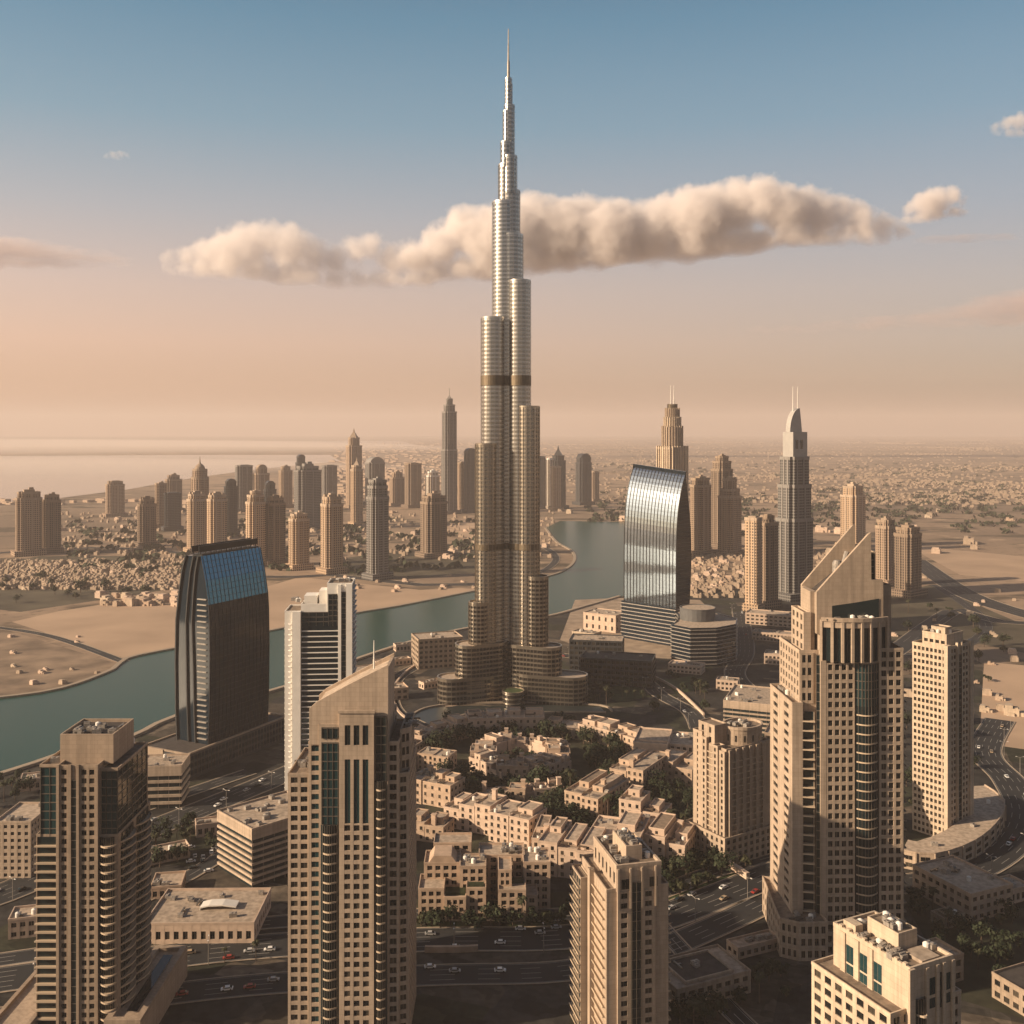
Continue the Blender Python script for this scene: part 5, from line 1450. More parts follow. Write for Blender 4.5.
for args in (
    ('low annex with plant on its roof left of the banded office block', 196, 838, 14, 10, 6, 20), ('long low garage roof by the wide road at left', 120, 872, 34, 10, 5, 30),
    ('low curved entrance hall between the wide low hall and the far left tower', 150, 900, 14, 16, 5, 10), ('flat shed at the shore end of the wide road', 20, 792, 30, 14, 6, 20),
    ('two storey villa block at the left edge below the cream apartment block', 8, 940, 22, 12, 8, 14), ('low service building in the ring road garden west of the spire tower', 424, 690, 18, 9, 5, 35),
    ('low pale pavilion on the creek bank left of the spire tower', 396, 652, 26, 10, 6, 22), ('row of low pale shops along the creek path behind the white framed tower', 376, 668, 34, 9, 5, 26),
    ('low stone shop row beside the curved road right of the spire tower', 622, 668, 26, 9, 6, -20), ('low loading hall between the dark glass hall and the mirror tower podium', 668, 672, 30, 16, 7, -24),
    ('small stone house between the curtain walled block and the road', 716, 690, 18, 12, 8, -20), ('low roofed market between the road and the two joined slabs', 752, 640, 40, 18, 8, -24),
    ('low warehouse right of the mirror tower podium', 764, 664, 44, 18, 9, -20), ('flat garage behind the curtain walled low block', 790, 690, 34, 18, 8, -20),
    ('low stone row in front of the low garage behind the tall right tower', 920, 720, 30, 14, 7, -30), ('low walled compound above the curved podium', 940, 742, 30, 16, 6, 20),
    ('low flat roofed villa at the right edge beyond the highway bend', 1010, 905, 14, 12, 6, 24), ('low garden pavilion in the dark garden at lower right', 945, 930, 12, 8, 4, 24),
    ('low stone terrace wall block in front of the tall right tower podium', 738, 960, 22, 8, 4, 24), ('low roof beside the sunken dark roof panel podium', 640, 1000, 14, 16, 5, 24)):
    X_, Y_ = gp(args[1], args[2]); q_ = int(args[1]) % 4
    block(args[0], X_, Y_, args[3], args[4], args[5], args[6], max(2, int(args[3] / 3.5)), max(2, int(args[4] / 3.5)), max(1, int(args[5] / 3.2)), wall=(sand_render, stone3, sand_render2, stone)[q_], roof=(roofl, roofm, roofl, darkroof)[q_], units=3, maxwin=24, name='low_building')


# ------------------------------------------------------------------ the old style quarter of sandstone flats
def old_block(label, px, py, w, d, h, rot, bays=3, seed=0, wall=None, wide=True, group='sandstone houses of the low rise quarter', pos=None, name='sandstone_house'):
    rnd = random.Random(seed * 13 + 5)
    if not pos: w, d = w * 1.22, d * 1.2
    X, Y = pos or gp(px, py); a = R(rot); wall = wall or rnd.choice((sand_render, sand_render, sand_render2))
    b = Bld(name, label, 'building', X, Y, a, (-w / 2, w / 2, -1, d + 1), group, wall, maxwin=44)
    bw = w / bays; fl = 3.3
    for i in range(bays):
        x0, x1 = -w / 2 + i * bw + .02, -w / 2 + (i + 1) * bw - .02
        o = rnd.uniform(0, 2.2); hh = h + rnd.choice((-fl, 0, 0, fl * .6)) * (.7 if h < 9 else 1)
        dd = d - rnd.uniform(0, 3)
        b.g('wall').prism(rect(x0, x1, o, dd), 0, hh); b.g('parapet').ring(offset(rect(x0, x1, o, dd), -.12), offset(rect(x0, x1, o, dd), .35), hh, hh + rnd.uniform(.7, 1.2))
        b.g('roof', roofl).prism(offset(rect(x0, x1, o, dd), .37), hh, hh + .08)
        n = max(1, int(hh / fl)); nx = max(1, int(bw / 3.6))
        for k in range(n):
            zc = k * hh / n + hh / n * .5
            for q in range(nx):
                xc = x0 + (x1 - x0) * (q + .5) / nx
                b.wins.append((1.5, 1.9, glass, xc, o - .03, zc, 0))
                b.g('sill').box(xc - 1.0, xc + 1.0, o - .35, o, zc - 1.25, zc - .98)
            if i in (0, bays - 1):
                for q in range(max(1, int(d / 4.5))):
                    yc = o + (dd - o) * (q + .5) / max(1, int(d / 4.5))
                    if i == 0: b.wins.append((1.4, 1.8, glass, x0 - .03, yc, zc, -pi / 2))
                    if i == bays - 1: b.wins.append((1.4, 1.8, glass, x1 + .03, yc, zc, pi / 2))
        # upper setback room, stair head, wind tower
        r = rnd.random()
        if r < .75:
            sx0 = x0 + rnd.uniform(.5, bw * .3); sx1 = x1 - rnd.uniform(.5, bw * .3); sy0 = o + rnd.uniform(2, d * .45); sy1 = dd - rnd.uniform(.8, 2)
            if sy1 - sy0 > 2.5:
                zt = hh + rnd.uniform(2.2, 3.4); b.g('wall').prism(rect(sx0, sx1, sy0, sy1), hh, zt); b.g('parapet').ring(offset(rect(sx0, sx1, sy0, sy1), -.1), offset(rect(sx0, sx1, sy0, sy1), .3), zt, zt + .7)
                b.g('roof', roofm if rnd.random() < .4 else roofl).prism(offset(rect(sx0, sx1, sy0, sy1), .32), zt, zt + .08)
                b.wins.append((1.3, 1.5, glass, (sx0 + sx1) / 2, sy0 - .03, hh + 1.3, 0))
        if rnd.random() < .3:
            tx = rnd.uniform(x0 + 1.5, x1 - 1.5); ty = rnd.uniform(o + 2, dd - 2); zt = hh + rnd.uniform(4, 5.5)
            b.g('wind_tower').box(tx - 1.2, tx + 1.2, ty - 1.2, ty + 1.2, hh, zt); b.g('wind_tower').box(tx - 1.45, tx + 1.45, ty - 1.45, ty + 1.45, zt, zt + .4)
        if rnd.random() < .5:  # shaded pergola terrace
            for q in range(5): b.g('pergola', barkm).box(x0 + .6, x0 + bw * .5, o + .6 + q * .7, o + .75 + q * .7, hh + 2.3, hh + 2.5)
            for qx in (x0 + .7, x0 + bw * .5 - .1): b.g('pergola', barkm).box(qx - .1, qx + .1, o + .6, o + .8, hh, hh + 2.3)
        b.units(x0 + 1, x1 - 1, o + 1.5, dd - 1.5, hh, rnd.choice((1, 2, 2)), seed + i)
    b.finish()
    return b


arc = [(402, 775), (416, 758), (440, 744), (470, 738), (506, 736), (543, 736), (578, 740), (608, 747), (634, 756)]
names_arc = ['at its west end', 'second from the west end', 'third from the west end', 'left of the middle', 'in the middle',
             'right of the middle', 'second from the east end', 'at the east end by the plaza road']
for i in range(8):
    p, q = gp(*arc[i]), gp(*arc[i + 1])
    L = hypot(q[0] - p[0], q[1] - p[1])
    old_block('sandstone terrace house in the curved northern row, ' + names_arc[i], 0, 0, L + 2, 20, 10.5, math.degrees(atan2(q[1] - p[1], q[0] - p[0])), max(2, int(L / 11)), 20 + i, pos=((p[0] + q[0]) / 2, (p[1] + q[1]) / 2))
cx_, cy_ = gp(520, 764); ring_names = ['south', 'south east', 'east', 'north east', 'north', 'north west', 'west', 'south west']
for i in range(8):
    a_ = -pi / 2 + 2 * pi * i / 8
    old_block('sandstone pavilion on the %s side of the small courtyard ring' % ring_names[i], 0, 0, 30, 18, 8, math.degrees(a_) + 90, 3, 40 + i, pos=(cx_ + 33 * cos(a_), cy_ + 36 * sin(a_)), group='pavilions of the courtyard ring')
for args in (
    ('sunlit sandstone house beside the slanted crown tower, west end of the stepped lane', 428, 806, 24, 17, 13, -28, 3, 60),
    ('sunlit sandstone house with arched windows in the middle of the stepped lane', 466, 832, 24, 17, 13.5, -28, 3, 61),
    ('sandstone house at the east end of the stepped lane', 508, 846, 20, 18, 13, -30, 2, 62),
    ('small sandstone house among trees at the west foot of the stepped lane', 424, 842, 18, 14, 8, -20, 2, 74),
    ('small sandstone house tucked behind the stepped lane', 432, 772, 18, 14, 10, -20, 2, 63),
    ('low crescent house in shade below the courtyard ring, left half', 500, 805, 24, 11, 7.5, -8, 3, 64),
    ('low crescent house in shade below the courtyard ring, right half', 542, 803, 22, 11, 7.5, 12, 3, 65),
    ('long sandstone house with blank sunlit gable in the middle of the quarter', 580, 822, 18, 34, 14, -32, 2, 66),
    ('long sandstone house behind the one with the blank gable', 626, 794, 18, 34, 13, -32, 2, 67),
    ('sandstone house between the flat hall and the mid rise flats', 672, 785, 20, 24, 13, -30, 2, 68),
    ('broad sandstone house right behind the dark striped bottom centre tower, west wing', 566, 880, 24, 26, 14, -18, 3, 69),
    ('broad sandstone house right behind the dark striped bottom centre tower, middle wing', 612, 872, 22, 26, 15, -18, 2, 70),
    ('sandstone house with balconied end by the lawn, east wing', 655, 868, 24, 24, 15, -24, 3, 71),
    ('sandstone house rising behind the broad three wing house', 640, 838, 20, 18, 16, -24, 2, 72),
    ('narrow sandstone house next to the terraced flats', 548, 868, 14, 24, 13, -10, 2, 73),
): old_block(*args)


OCC.append((cx_, cy_, 0, 43, 43))


def flat_hall():
    b = Bld('sandstone_hall', 'large flat roofed sandstone hall at the north east corner of the quarter', 'building', *gp(655, 768), R(-14), (-20, 40, 0, 36), wall=sand_render)
    b.tower(rect(-14, 8, 0, 34), 0, 15, [('g', 4, 2, dict(wf=.14, hf=.3)), None, None, ('g', 8, 2, dict(wf=.35, hf=.4))], parapet=1.0, roof=roofl)
    b.tower(rect(8.1, 36, 8, 36), 0, 13, [('g', 7, 3, dict(wf=.45)), ('g', 6, 3), None, None], parapet=1.2, roof=roofl)
    b.g('wall').box(-13.5, 7.5, 6, 6.4, 15, 16.2); b.units(12, 32, 12, 32, 13, 4); b.finish()


def terraced_flats():
    """front block whose storeys step back from the highway"""
    b = Bld('terraced_flats', 'stepped sandstone flats with large square windows facing the highway', 'building', *gp(418, 922), R(1), (-2, 66, -2, 34), wall=sand_render2)
    k = gp(418, 922)[1] / F; f = lambda px: (px - 418) * k; fl = 3.4
    for x0, x1, y0, y1, n, nx in ((418, 444, 1, 16, 4, 3), (444, 466, 0, 12, 3, 3), (466, 486, 1.5, 12, 4, 2), (459, 486, 8, 22, 6, 3), (422, 459, 12, 26, 6, 4), (498, 526, -1, 12, 4, 3), (498, 512, 4, 18, 6, 2), (526, 538, 1, 14, 3, 1), (524, 552, 12, 28, 6, 3), (478, 526, 20, 34, 6, 5), (430, 470, 26, 38, 7, 4)):
        b.tower(rect(f(x0) + .03, f(x1) - .03, y0, y1), 0, n * fl, [('g', nx, n, dict(wf=.62, hf=.6, edge=.8)), ('g', 3, n), None, ('g', 3, n)], rec=.6, parapet=1.0, roof=roofl)
    # pitched stone roof on the left wing, stair tower, planted terraces
    b.g('roof').extr([(f(426), 20.4), (f(456), 20.4), (f(450), 24), (f(432), 24)], 13, 25)
    b.g('roof_planting', leaf1).rbox(f(455), 6, 9, 6, 10.2, 11.6); b.g('roof_planting', leaf1).rbox(f(517), 9, 6, 4, 13.6, 14.8); b.g('roof_planting', leaf1).rbox(f(476), 5, 7, 4, 13.6, 14.6)
    b.units(f(462), f(484), 12, 20, 6 * fl, 4); b.units(f(500), f(522), 22, 32, 6 * fl, 6); b.units(f(528), f(548), 14, 26, 6 * fl, 4)
    b.maxwin = 100; b.finish()


flat_hall(); terraced_flats()

# ------------------------------------------------------------------ houses of the plain and the villa quarter
def house_mesh(i):
    r = random.Random(i); g = G()
    w, d, h = r.uniform(12, 18), r.uniform(9, 14), r.uniform(5, 8)
    g.box(-w / 2, w / 2, -d / 2, d / 2, 0, h); g.ring(rect(-w / 2 - .2, w / 2 + .2, -d / 2 - .2, d / 2 + .2), rect(-w / 2 + .4, w / 2 - .4, -d / 2 + .4, d / 2 - .4), h, h + .9)
    g.box(-w / 2 + 1, w * r.uniform(-.1, .2), -d / 2 + 1.5, d / 2 - 1, h, h + r.uniform(2.5, 4)); g.box(w * .2, w / 2 - 1, d * -.3, d * .1, h, h + 1.4)
    g.box(w / 2, w / 2 + 4, -d * .4, d * .2, 0, h * .6); g.box(-w * .2, w * .2, -d / 2 - 2, -d / 2, 0, h * .5)
    return g.mesh('house', [sand_render, stone, sand_render2, stone2, stone3][i % 5]), g, (w, d)


def inpoly(x, y, P):
    c = False
    for i in range(len(P)):
        (x1, y1), (x2, y2) = P[i - 1], P[i]
        if (y1 > y) != (y2 > y) and x < (x2 - x1) * (y - y1) / (y2 - y1) + x1: c = not c
    return c


WATER = near_shore + [(660, 585), (668, 560), (655, 540)] + far_shore
HM = [house_mesh(i) for i in range(6)]
rnd = random.Random(11)


def houses(n, poly_fn, label, group, name='house', sc=(1, 1), kept=None):
    k = tries = 0
    while k < n and tries < n * 30:
        tries += 1
        px, py = poly_fn(); X, Y = gp(px, py)
        if occupied(X, Y, 8) or near_road(X, Y, 4) or inpoly(px, py, WATER): continue
        me, g, _ = rnd.choice(HM); o = bpy.data.objects.new(name, me); COL.objects.link(o)
        o.location = (X, Y, 0); o.rotation_euler = (0, 0, rnd.choice((0, pi / 2)) + rnd.uniform(-.1, .1) - .45); s = rnd.uniform(*sc); o.scale = (s, s, s)
        tag(o, label, 'house', group); OCC.append((X, Y, 0, 8 * s, 7 * s)); k += 1


houses(210, lambda: (rnd.uniform(0, 178), rnd.choice((rnd.uniform(563, 588), rnd.uniform(563, 590)))), 'small flat roofed house in the dense villa quarter by the creek at left', 'houses of the villa quarter at left', sc=(.3, .5))
houses(22, lambda: (rnd.uniform(98, 182), rnd.uniform(597, 606)), 'small flat roofed house in the strip along the edge of the sand flat', 'houses along the sand flat', sc=(.6, 1))
houses(62, lambda: (rnd.uniform(690, 790), rnd.uniform(556, 596)), 'flat roofed house in the low town between the mirror tower and the sail crowned tower', 'houses of the low town at right', sc=(.45, .8))
houses(110, lambda: (rnd.uniform(60, 560), rnd.uniform(508, 560)), 'low flat roofed building among the towers across the creek', 'low buildings among the far towers', 'low_building', sc=(.4, .9))
houses(20, lambda: (rnd.uniform(330, 480), rnd.uniform(572, 592)), 'low hut on the building plots along the far bank of the creek', 'huts on the far bank', 'hut', sc=(.25, .5))
houses(14, lambda: (rnd.uniform(-10, 110), rnd.uniform(632, 685)), 'low shed on the works yard by the creek at far left', 'sheds on the works yard', 'shed', sc=(.2, .45))
houses(30, lambda: (rnd.uniform(850, 1020), rnd.uniform(575, 700)), 'low building on the sandy plots beyond the right edge tower', 'low buildings on the sandy plots', 'low_building', sc=(.3, .6))
houses(7, lambda: (rnd.uniform(980, 1012), rnd.uniform(708, 738)), 'low hut in the small camp on the sand at the right edge', 'huts of the camp at right', 'hut', sc=(.4, .8))
houses(26, lambda: (rnd.uniform(540, 1024), rnd.uniform(500, 560)), 'flat roofed house in the nearer streets of the wide plain at right', 'houses of the plain', sc=(.8, 1.5))
# the thousands beyond them, one mass
g = G()
for i in range(2400):
    px, py = rnd.uniform(-60, 182), rnd.uniform(562, 590)
    if i % 3 == 0: px, py = rnd.uniform(60, 560), rnd.uniform(512, 562)
    if i % 5 == 0: px, py = rnd.uniform(690, 860), rnd.uniform(552, 598)
    X, Y = gp(px, py)
    if occupied(X, Y, 1) or near_road(X, Y, 0) or inpoly(px, py, WATER): continue
    s = rnd.uniform(.28, .5); a = rnd.uniform(-.6, -.3); h = rnd.uniform(3, 5.5); g.rbox(X, Y, 15 * s, 12 * s, 0, h, a); g.rbox(X + 1, Y + 1, 7 * s, 8 * s, h, h + 1.5, a)
o = g.build('houses', stone3); stuff(o); tag(o, 'smaller houses filling the gaps in the villa quarter and low towns', 'houses')
g = G(); STREETS = []
for q in range(100):
    py = 437.5 + 66 * rnd.random() ** 1.1; px = rnd.uniform(430 if py < 492 else 585, 1200); X0, Y0 = gp(px, py)
    a0 = rnd.choice((-.45, -.3, -.62, .15)); c, sn = cos(a0), sin(a0); sc_ = .52 + Y0 / 18000
    nu, nv = int(rnd.uniform(9, 20)), int(rnd.uniform(5, 11))
    for u in range(nu):
        for v in range(nv):
            if rnd.random() < .42: continue
            lx, ly = (u - nu / 2) * 31 * sc_ + rnd.uniform(-5, 5), (v - nv / 2) * 42 * sc_ + (v % 2) * -12 + rnd.uniform(-4, 4)
            X, Y = X0 + c * lx - sn * ly, Y0 + sn * lx + c * ly; s = rnd.uniform(.7, 1.15) * sc_
            if rnd.random() < .22: STREETS.append((X, Y)); continue
            h = rnd.uniform(3, 6) * (.9 + Y / 14000); g.rbox(X, Y, 15 * s, 12 * s, 0, h, a0); g.rbox(X + 2, Y + 1, 7 * s, 7 * s, h, h + 1.5, a0)
for i in range(2600):
    py = 438 + 64 * rnd.random(); X, Y = gp(rnd.uniform(430 if py < 495 else 585, 1200), py); s = rnd.uniform(.4, .8) * (.7 + Y / 12000); g.rbox(X, Y, 15 * s, 12 * s, 0, rnd.uniform(3, 5) * (1 + Y / 16000), -.45)
o = g.build('distant_houses', stone3); stuff(o); tag(o, 'thousands of tiny pale houses spread over the hazy plain', 'houses')
g = G()
for i in range(1300):
    py = rnd.uniform(443, 505); px = rnd.uniform(-60, 420) if py > 500 else rnd.uniform(330, 560)
    X, Y = gp(px, py)
    if occupied(X, Y, 10): continue
    s = rnd.uniform(.7, 1.4) * (1 + Y / 9000); g.rbox(X, Y, 15 * s, 11 * s, 0, rnd.uniform(4, 9), -.45)
o = g.build('distant_houses', sand_render2); stuff(o); tag(o, 'scattered tiny buildings in the haze behind the tower cluster', 'houses')


# ------------------------------------------------------------------ trees
def tree_meshes(seed, H, rc, m):
    r = random.Random(seed); g = G()
    clumps = [(r.gauss(0, rc * .45), r.gauss(0, rc * .45), H - rc * r.uniform(.55, 1.25), rc * r.uniform(.38, .62)) for _ in range(8)]
    for cx, cy, cz, cr in clumps:
        for _ in range(34):
            v = Vector((r.gauss(0, 1), r.gauss(0, 1), r.gauss(0, .8))).normalized() * cr * r.uniform(.55, 1.05)
            p = Vector((cx, cy, cz)) + v; nrm = (v.normalized() + Vector((r.uniform(-.6, .6), r.uniform(-.6, .6), r.uniform(-.2, .8)))).normalized()
            u = nrm.orthogonal().normalized(); w = nrm.cross(u); a = r.uniform(0, pi); u, w = u * cos(a) + w * sin(a), w * cos(a) - u * sin(a); s = r.uniform(.35, .75)
            g.quad(tuple(p - u * s - w * s * .6), tuple(p + u * s - w * s * .4), tuple(p + u * s * .8 + w * s * .6), tuple(p - u * s * .7 + w * s * .5))
    t = G(); t.bar((0, 0, 0), (.1, .05, H * .5), .32, 7, .2)
    for cx, cy, cz, cr in clumps[:5]: t.bar((.1, .05, H * .45), (cx * .8, cy * .8, cz), .15, 5, .05)
    return g.mesh('crown', m), t.mesh('trunk', barkm)


def palm_meshes(seed):
    r = random.Random(seed); g = G(); H = r.uniform(8, 10)
    for i in range(22):
        a = 2 * pi * i / 22 + r.uniform(-.2, .2); el_ = r.uniform(-.2, 1.0); L = r.uniform(2.4, 3.2); p = Vector((0, 0, H)); pw = .12
        side = Vector((-sin(a), cos(a), 0))
        for k in range(4):
            e = el_ - k * .5; q = p + Vector((cos(a) * cos(e), sin(a) * cos(e), sin(e))) * L / 4; w = (.45, .5, .35, .05)[k]
            g.quad(tuple(p - side * pw), tuple(q - side * w), tuple(q + side * w), tuple(p + side * pw)); p, pw = q, w
    t = G(); t.bar((0, 0, 0), (0, 0, H), .24, 7, .17)
    return g.mesh('crown', leaf2), t.mesh('trunk', barkm)


TM = [tree_meshes(1, 8, 3.4, leaf1), tree_meshes(2, 6.5, 3.0, leaf1), tree_meshes(3, 9, 3.6, leaf1), tree_meshes(4, 6, 2.8, leaf2), tree_meshes(5, 10, 4.2, leaf1)]
PM = [palm_meshes(1), palm_meshes(2)]
TREES = []


def plant(n, poly, label, group, palm=.12, gap=4.2, sc=(.8, 1.25)):
    xs, ys = [p[0] for p in poly], [p[1] for p in poly]; k = tr = 0
    while k < n and tr < n * 60:
        tr += 1
        px, py = rnd.uniform(min(xs), max(xs)), rnd.uniform(min(ys), max(ys))
        if not inpoly(px, py, poly) or inpoly(px, py, WATER): continue
        X, Y = gp(px, py)
        if occupied(X, Y, 1.5) or near_road(X, Y, -2) or any(hypot(X - a, Y - b) < gap for a, b in TREES): continue
        TREES.append((X, Y)); pal = rnd.random() < palm
        cr, tk = rnd.choice(PM if pal else TM)
        t = thing('palm_tree' if pal else 'tree', ('tall thin palm standing ' if pal else 'dark bushy tree standing ') + label, 'tree', X, Y, rnd.uniform(0, 6), ('palms ' if pal else 'trees ') + group)
        s = rnd.uniform(*sc); t.scale = (s, s, s * rnd.uniform(.9, 1.15))
        child('crown', cr, t, (0, 0, 0)); child('trunk', tk, t, (0, 0, 0)); k += 1


plant(150, [(425, 745), (450, 728), (560, 722), (640, 745), (660, 790), (640, 835), (560, 838), (520, 812), (470, 805), (440, 782)], 'in the courtyard gardens of the sandstone quarter', 'of the courtyard gardens', .06, 3.6, (1.1, 1.7))
plant(16, [(640, 785), (692, 778), (692, 822), (645, 835)], 'beside the mid rise stepped flats in the quarter', 'beside the mid rise stepped flats', .05, 3.6, (1.0, 1.5))
for i in range(7):
    a_ = 2 * pi * i / 7; cr, tk = TM[i % 5]; t = thing('tree', 'dark bushy tree standing inside the small courtyard ring', 'tree', cx_ + 9 * cos(a_), cy_ + 10 * sin(a_), i, 'trees inside the courtyard ring'); child('crown', cr, t, (0, 0, 0)); child('trunk', tk, t, (0, 0, 0))
plant(44, [(418, 918), (555, 905), (600, 912), (580, 930), (500, 940), (418, 945)], 'between the stepped flats and the highway', 'in front of the stepped flats', .1, 4, (.9, 1.4))
plant(48, [(640, 850), (690, 830), (770, 868), (780, 880), (720, 890), (640, 905), (600, 900)], 'around the lawn below the mid rise stepped flats', 'around the lawn', .1, 4, (.9, 1.4))
plant(14, [(140, 838), (215, 822), (222, 850), (150, 872)], 'along the road left of the banded office block', 'by the banded office block', .2)
plant(26, [(905, 885), (1000, 880), (1024, 940), (1000, 990), (930, 960), (905, 930)], 'in the dark garden right of the tall right tower', 'in the garden at lower right', .1)
plant(26, [(595, 680), (655, 672), (712, 690), (705, 712), (660, 712), (600, 706)], 'on the lawns between the curved roads', 'between the curved roads', .25, 5)
plant(14, [(145, 950), (255, 950), (262, 962), (145, 966)], 'in the row before the wide low hall', 'before the wide low hall', .3, 3.5, (.5, .8))
plant(10, [(-10, 786), (40, 772), (40, 795), (-10, 810)], 'on the shore behind the far left tower', 'on the shore at left', .1)
plant(26, [(0, 572), (60, 562), (178, 566), (178, 598), (100, 598), (0, 604)], 'among the houses of the villa quarter at left', 'of the villa quarter', .1, 9, (1.2, 2.2))
plant(20, [(440, 688), (590, 684), (600, 704), (440, 706)], 'on the promenade at the foot of the tallest spire tower', 'on the promenade', .5, 5, (.5, .9))
plant(18, [(880, 690), (985, 770), (990, 800), (910, 860), (890, 800)], 'by the ramp around the curved podium', 'by the curved podium', .2, 6)
plant(14, [(620, 1024), (780, 960), (800, 1010), (720, 1040)], 'beside the low podium at the bottom right of centre', 'by the low podium', .2)
plant(26, [(860, 690), (850, 640), (930, 600), (1020, 650), (1000, 700), (930, 690)], 'on the scrubby plots beyond the right edge tower', 'on the scrubby plots', .1, 12, (1.0, 1.8))
g = G()
for i in range(560 + len(STREETS) // 3):
    px, py = (rnd.uniform(585, 1150), rnd.gauss(512, 9)) if i % 3 else (rnd.uniform(60, 480), rnd.uniform(520, 575))
    if i % 7 == 0: px, py = rnd.uniform(560, 1150), rnd.gauss(468, 4)
    X, Y = gp(px, py) if i < 560 else STREETS[(i - 560) * 3]
    if occupied(X, Y, 3) or inpoly(512 + F * X / Y, HZ + F * CAM_H / Y, WATER): continue
    for _ in range(16):
        p = Vector((X + rnd.gauss(0, 7), Y + rnd.gauss(0, 7), rnd.uniform(1, 8))); s = rnd.uniform(2, 4); u = Vector((rnd.gauss(0, 1), rnd.gauss(0, 1), rnd.gauss(0, 1))).normalized(); w = u.orthogonal().normalized()
        g.quad(tuple(p - u * s - w * s), tuple(p + u * s - w * s), tuple(p + u * s + w * s), tuple(p - u * s + w * s))
o = g.build('distant_vegetation', leaf1); stuff(o); tag(o, 'dark bands of scrub and far trees across the hazy plain', 'vegetation')


# ------------------------------------------------------------------ promenade kiosks
def kiosk_parts():
    w = G(); w.box(-3, 3, -2.2, 2.2, 0, 3.2); w.ring(rect(-3.2, 3.2, -2.4, 2.4), rect(-2.7, 2.7, -1.9, 1.9), 3.2, 3.8)
    c = G(); c.hexa([(-3.2, -4.4, 2.5), (3.2, -4.4, 2.5), (3.2, -2.21, 3.0), (-3.2, -2.21, 3.0)], [(-3.2, -4.4, 2.65), (3.2, -4.4, 2.65), (3.2, -2.21, 3.15), (-3.2, -2.21, 3.15)])
    for x in (-3, 3): c.box(x - .08, x + .08, -4.3, -4.15, 0, 2.5)
    return w.mesh('wall', sand_render), c.mesh('canopy', white)


KW, KC = kiosk_parts()
for i in range(22):
    u = i / 21; px = 444 + 142 * u; py = 694 - 2 * sin(pi * u) + (i % 3) * 2.5
    X, Y = gp(px, py); k_ = thing('kiosk', 'small cream kiosk with a pale canopy on the promenade below the tallest spire tower', 'kiosk', X, Y, (u - .5) * .8, 'kiosks on the promenade', .2)
    child('wall', KW, k_, (0, 0, 0)); child('canopy', KC, k_, (0, 0, 0)); OCC.append((X, Y, 0, 4, 4))


# ------------------------------------------------------------------ cars
carpaint = [mat('car_' + n, c, .35, .02, 1, spec=.5) for n, c in (('white', (.75, .73, .70)), ('silver', (.42, .41, .40)), ('black', (.02, .02, .022)), ('red', (.30, .03, .02)), ('sand', (.40, .30, .2)))]
tyre = mat('tyre', (.02, .02, .02), .9, .1, 2)


def car_parts():
    p = [(-2.3, .35), (2.3, .35), (2.35, .75), (1.5, .92), (.7, 1.45), (-1.1, 1.47), (-1.9, 1.0), (-2.35, .95)]
    b = G(); b.extr(p, -.9, .9)
    w = G(); w.extr([(1.42, .95), (.66, 1.4), (-1.06, 1.42), (-1.75, 1.02)], -.915, .915)
    ws = G(); ws.extr([(1.5, .94), (.72, 1.43), (.75, 1.47), (1.56, .96)], -.75, .75); ws.extr([(-1.1, 1.49), (-1.9, 1.02), (-1.95, 1.06), (-1.14, 1.53)], -.75, .75)
    t = G(); n = 10
    t.v = [(.34 * cos(2 * pi * k / n), y, .34 * sin(2 * pi * k / n)) for y in (-.12, .12) for k in range(n)]
    t.f = [(k, (k + 1) % n, n + (k + 1) % n, n + k) for k in range(n)] + [tuple(range(n)), tuple(range(2 * n - 1, n - 1, -1))]
    return [b.mesh('body', c) for c in carpaint], w.mesh('window', dglass), ws.mesh('windscreen', dglass), t.mesh('wheel', tyre)


CB, CW, CS, CT = car_parts()


def car(X, Y, rz, ci, label, group, z=.33):
    c = thing('car', label, 'car', X, Y, rz, group, z)
    child('body', CB[ci], c, (0, 0, 0)); child('window', CW, c, (0, 0, 0)); child('windscreen', CS, c, (0, 0, 0))
    for x in (-1.4, 1.4):
        for y in (-.82, .82): child('wheel', CT, c, (x, y, .34))


CN = ['white', 'silver', 'black', 'red', 'sand coloured']


def traffic(line, width, n, lanes, where, x0, x1, first=(0, 0, 1, 1, 2, 0, 3, 4)):
    idx = [i for i in range(1, len(line) - 1) if x0 < 512 + line[i][0] * F / line[i][1] < x1 and line[i][1] > 0]
    for i in sorted(rnd.sample(idx, min(n, len(idx)))):
        a = atan2(line[i + 1][1] - line[i - 1][1], line[i + 1][0] - line[i - 1][0]); ln = rnd.randrange(lanes); o = -width / 2 + width * (ln + .5) / lanes
        ci = rnd.choice(first); X, Y = line[i][0] + sin(a) * o, line[i][1] - cos(a) * o
        if occupied(X, Y, 0): continue
        car(X, Y, a + (pi if ln >= lanes / 2 else 0), ci, CN[ci] + ' car driving on ' + where, CN[ci] + ' cars on ' + where)


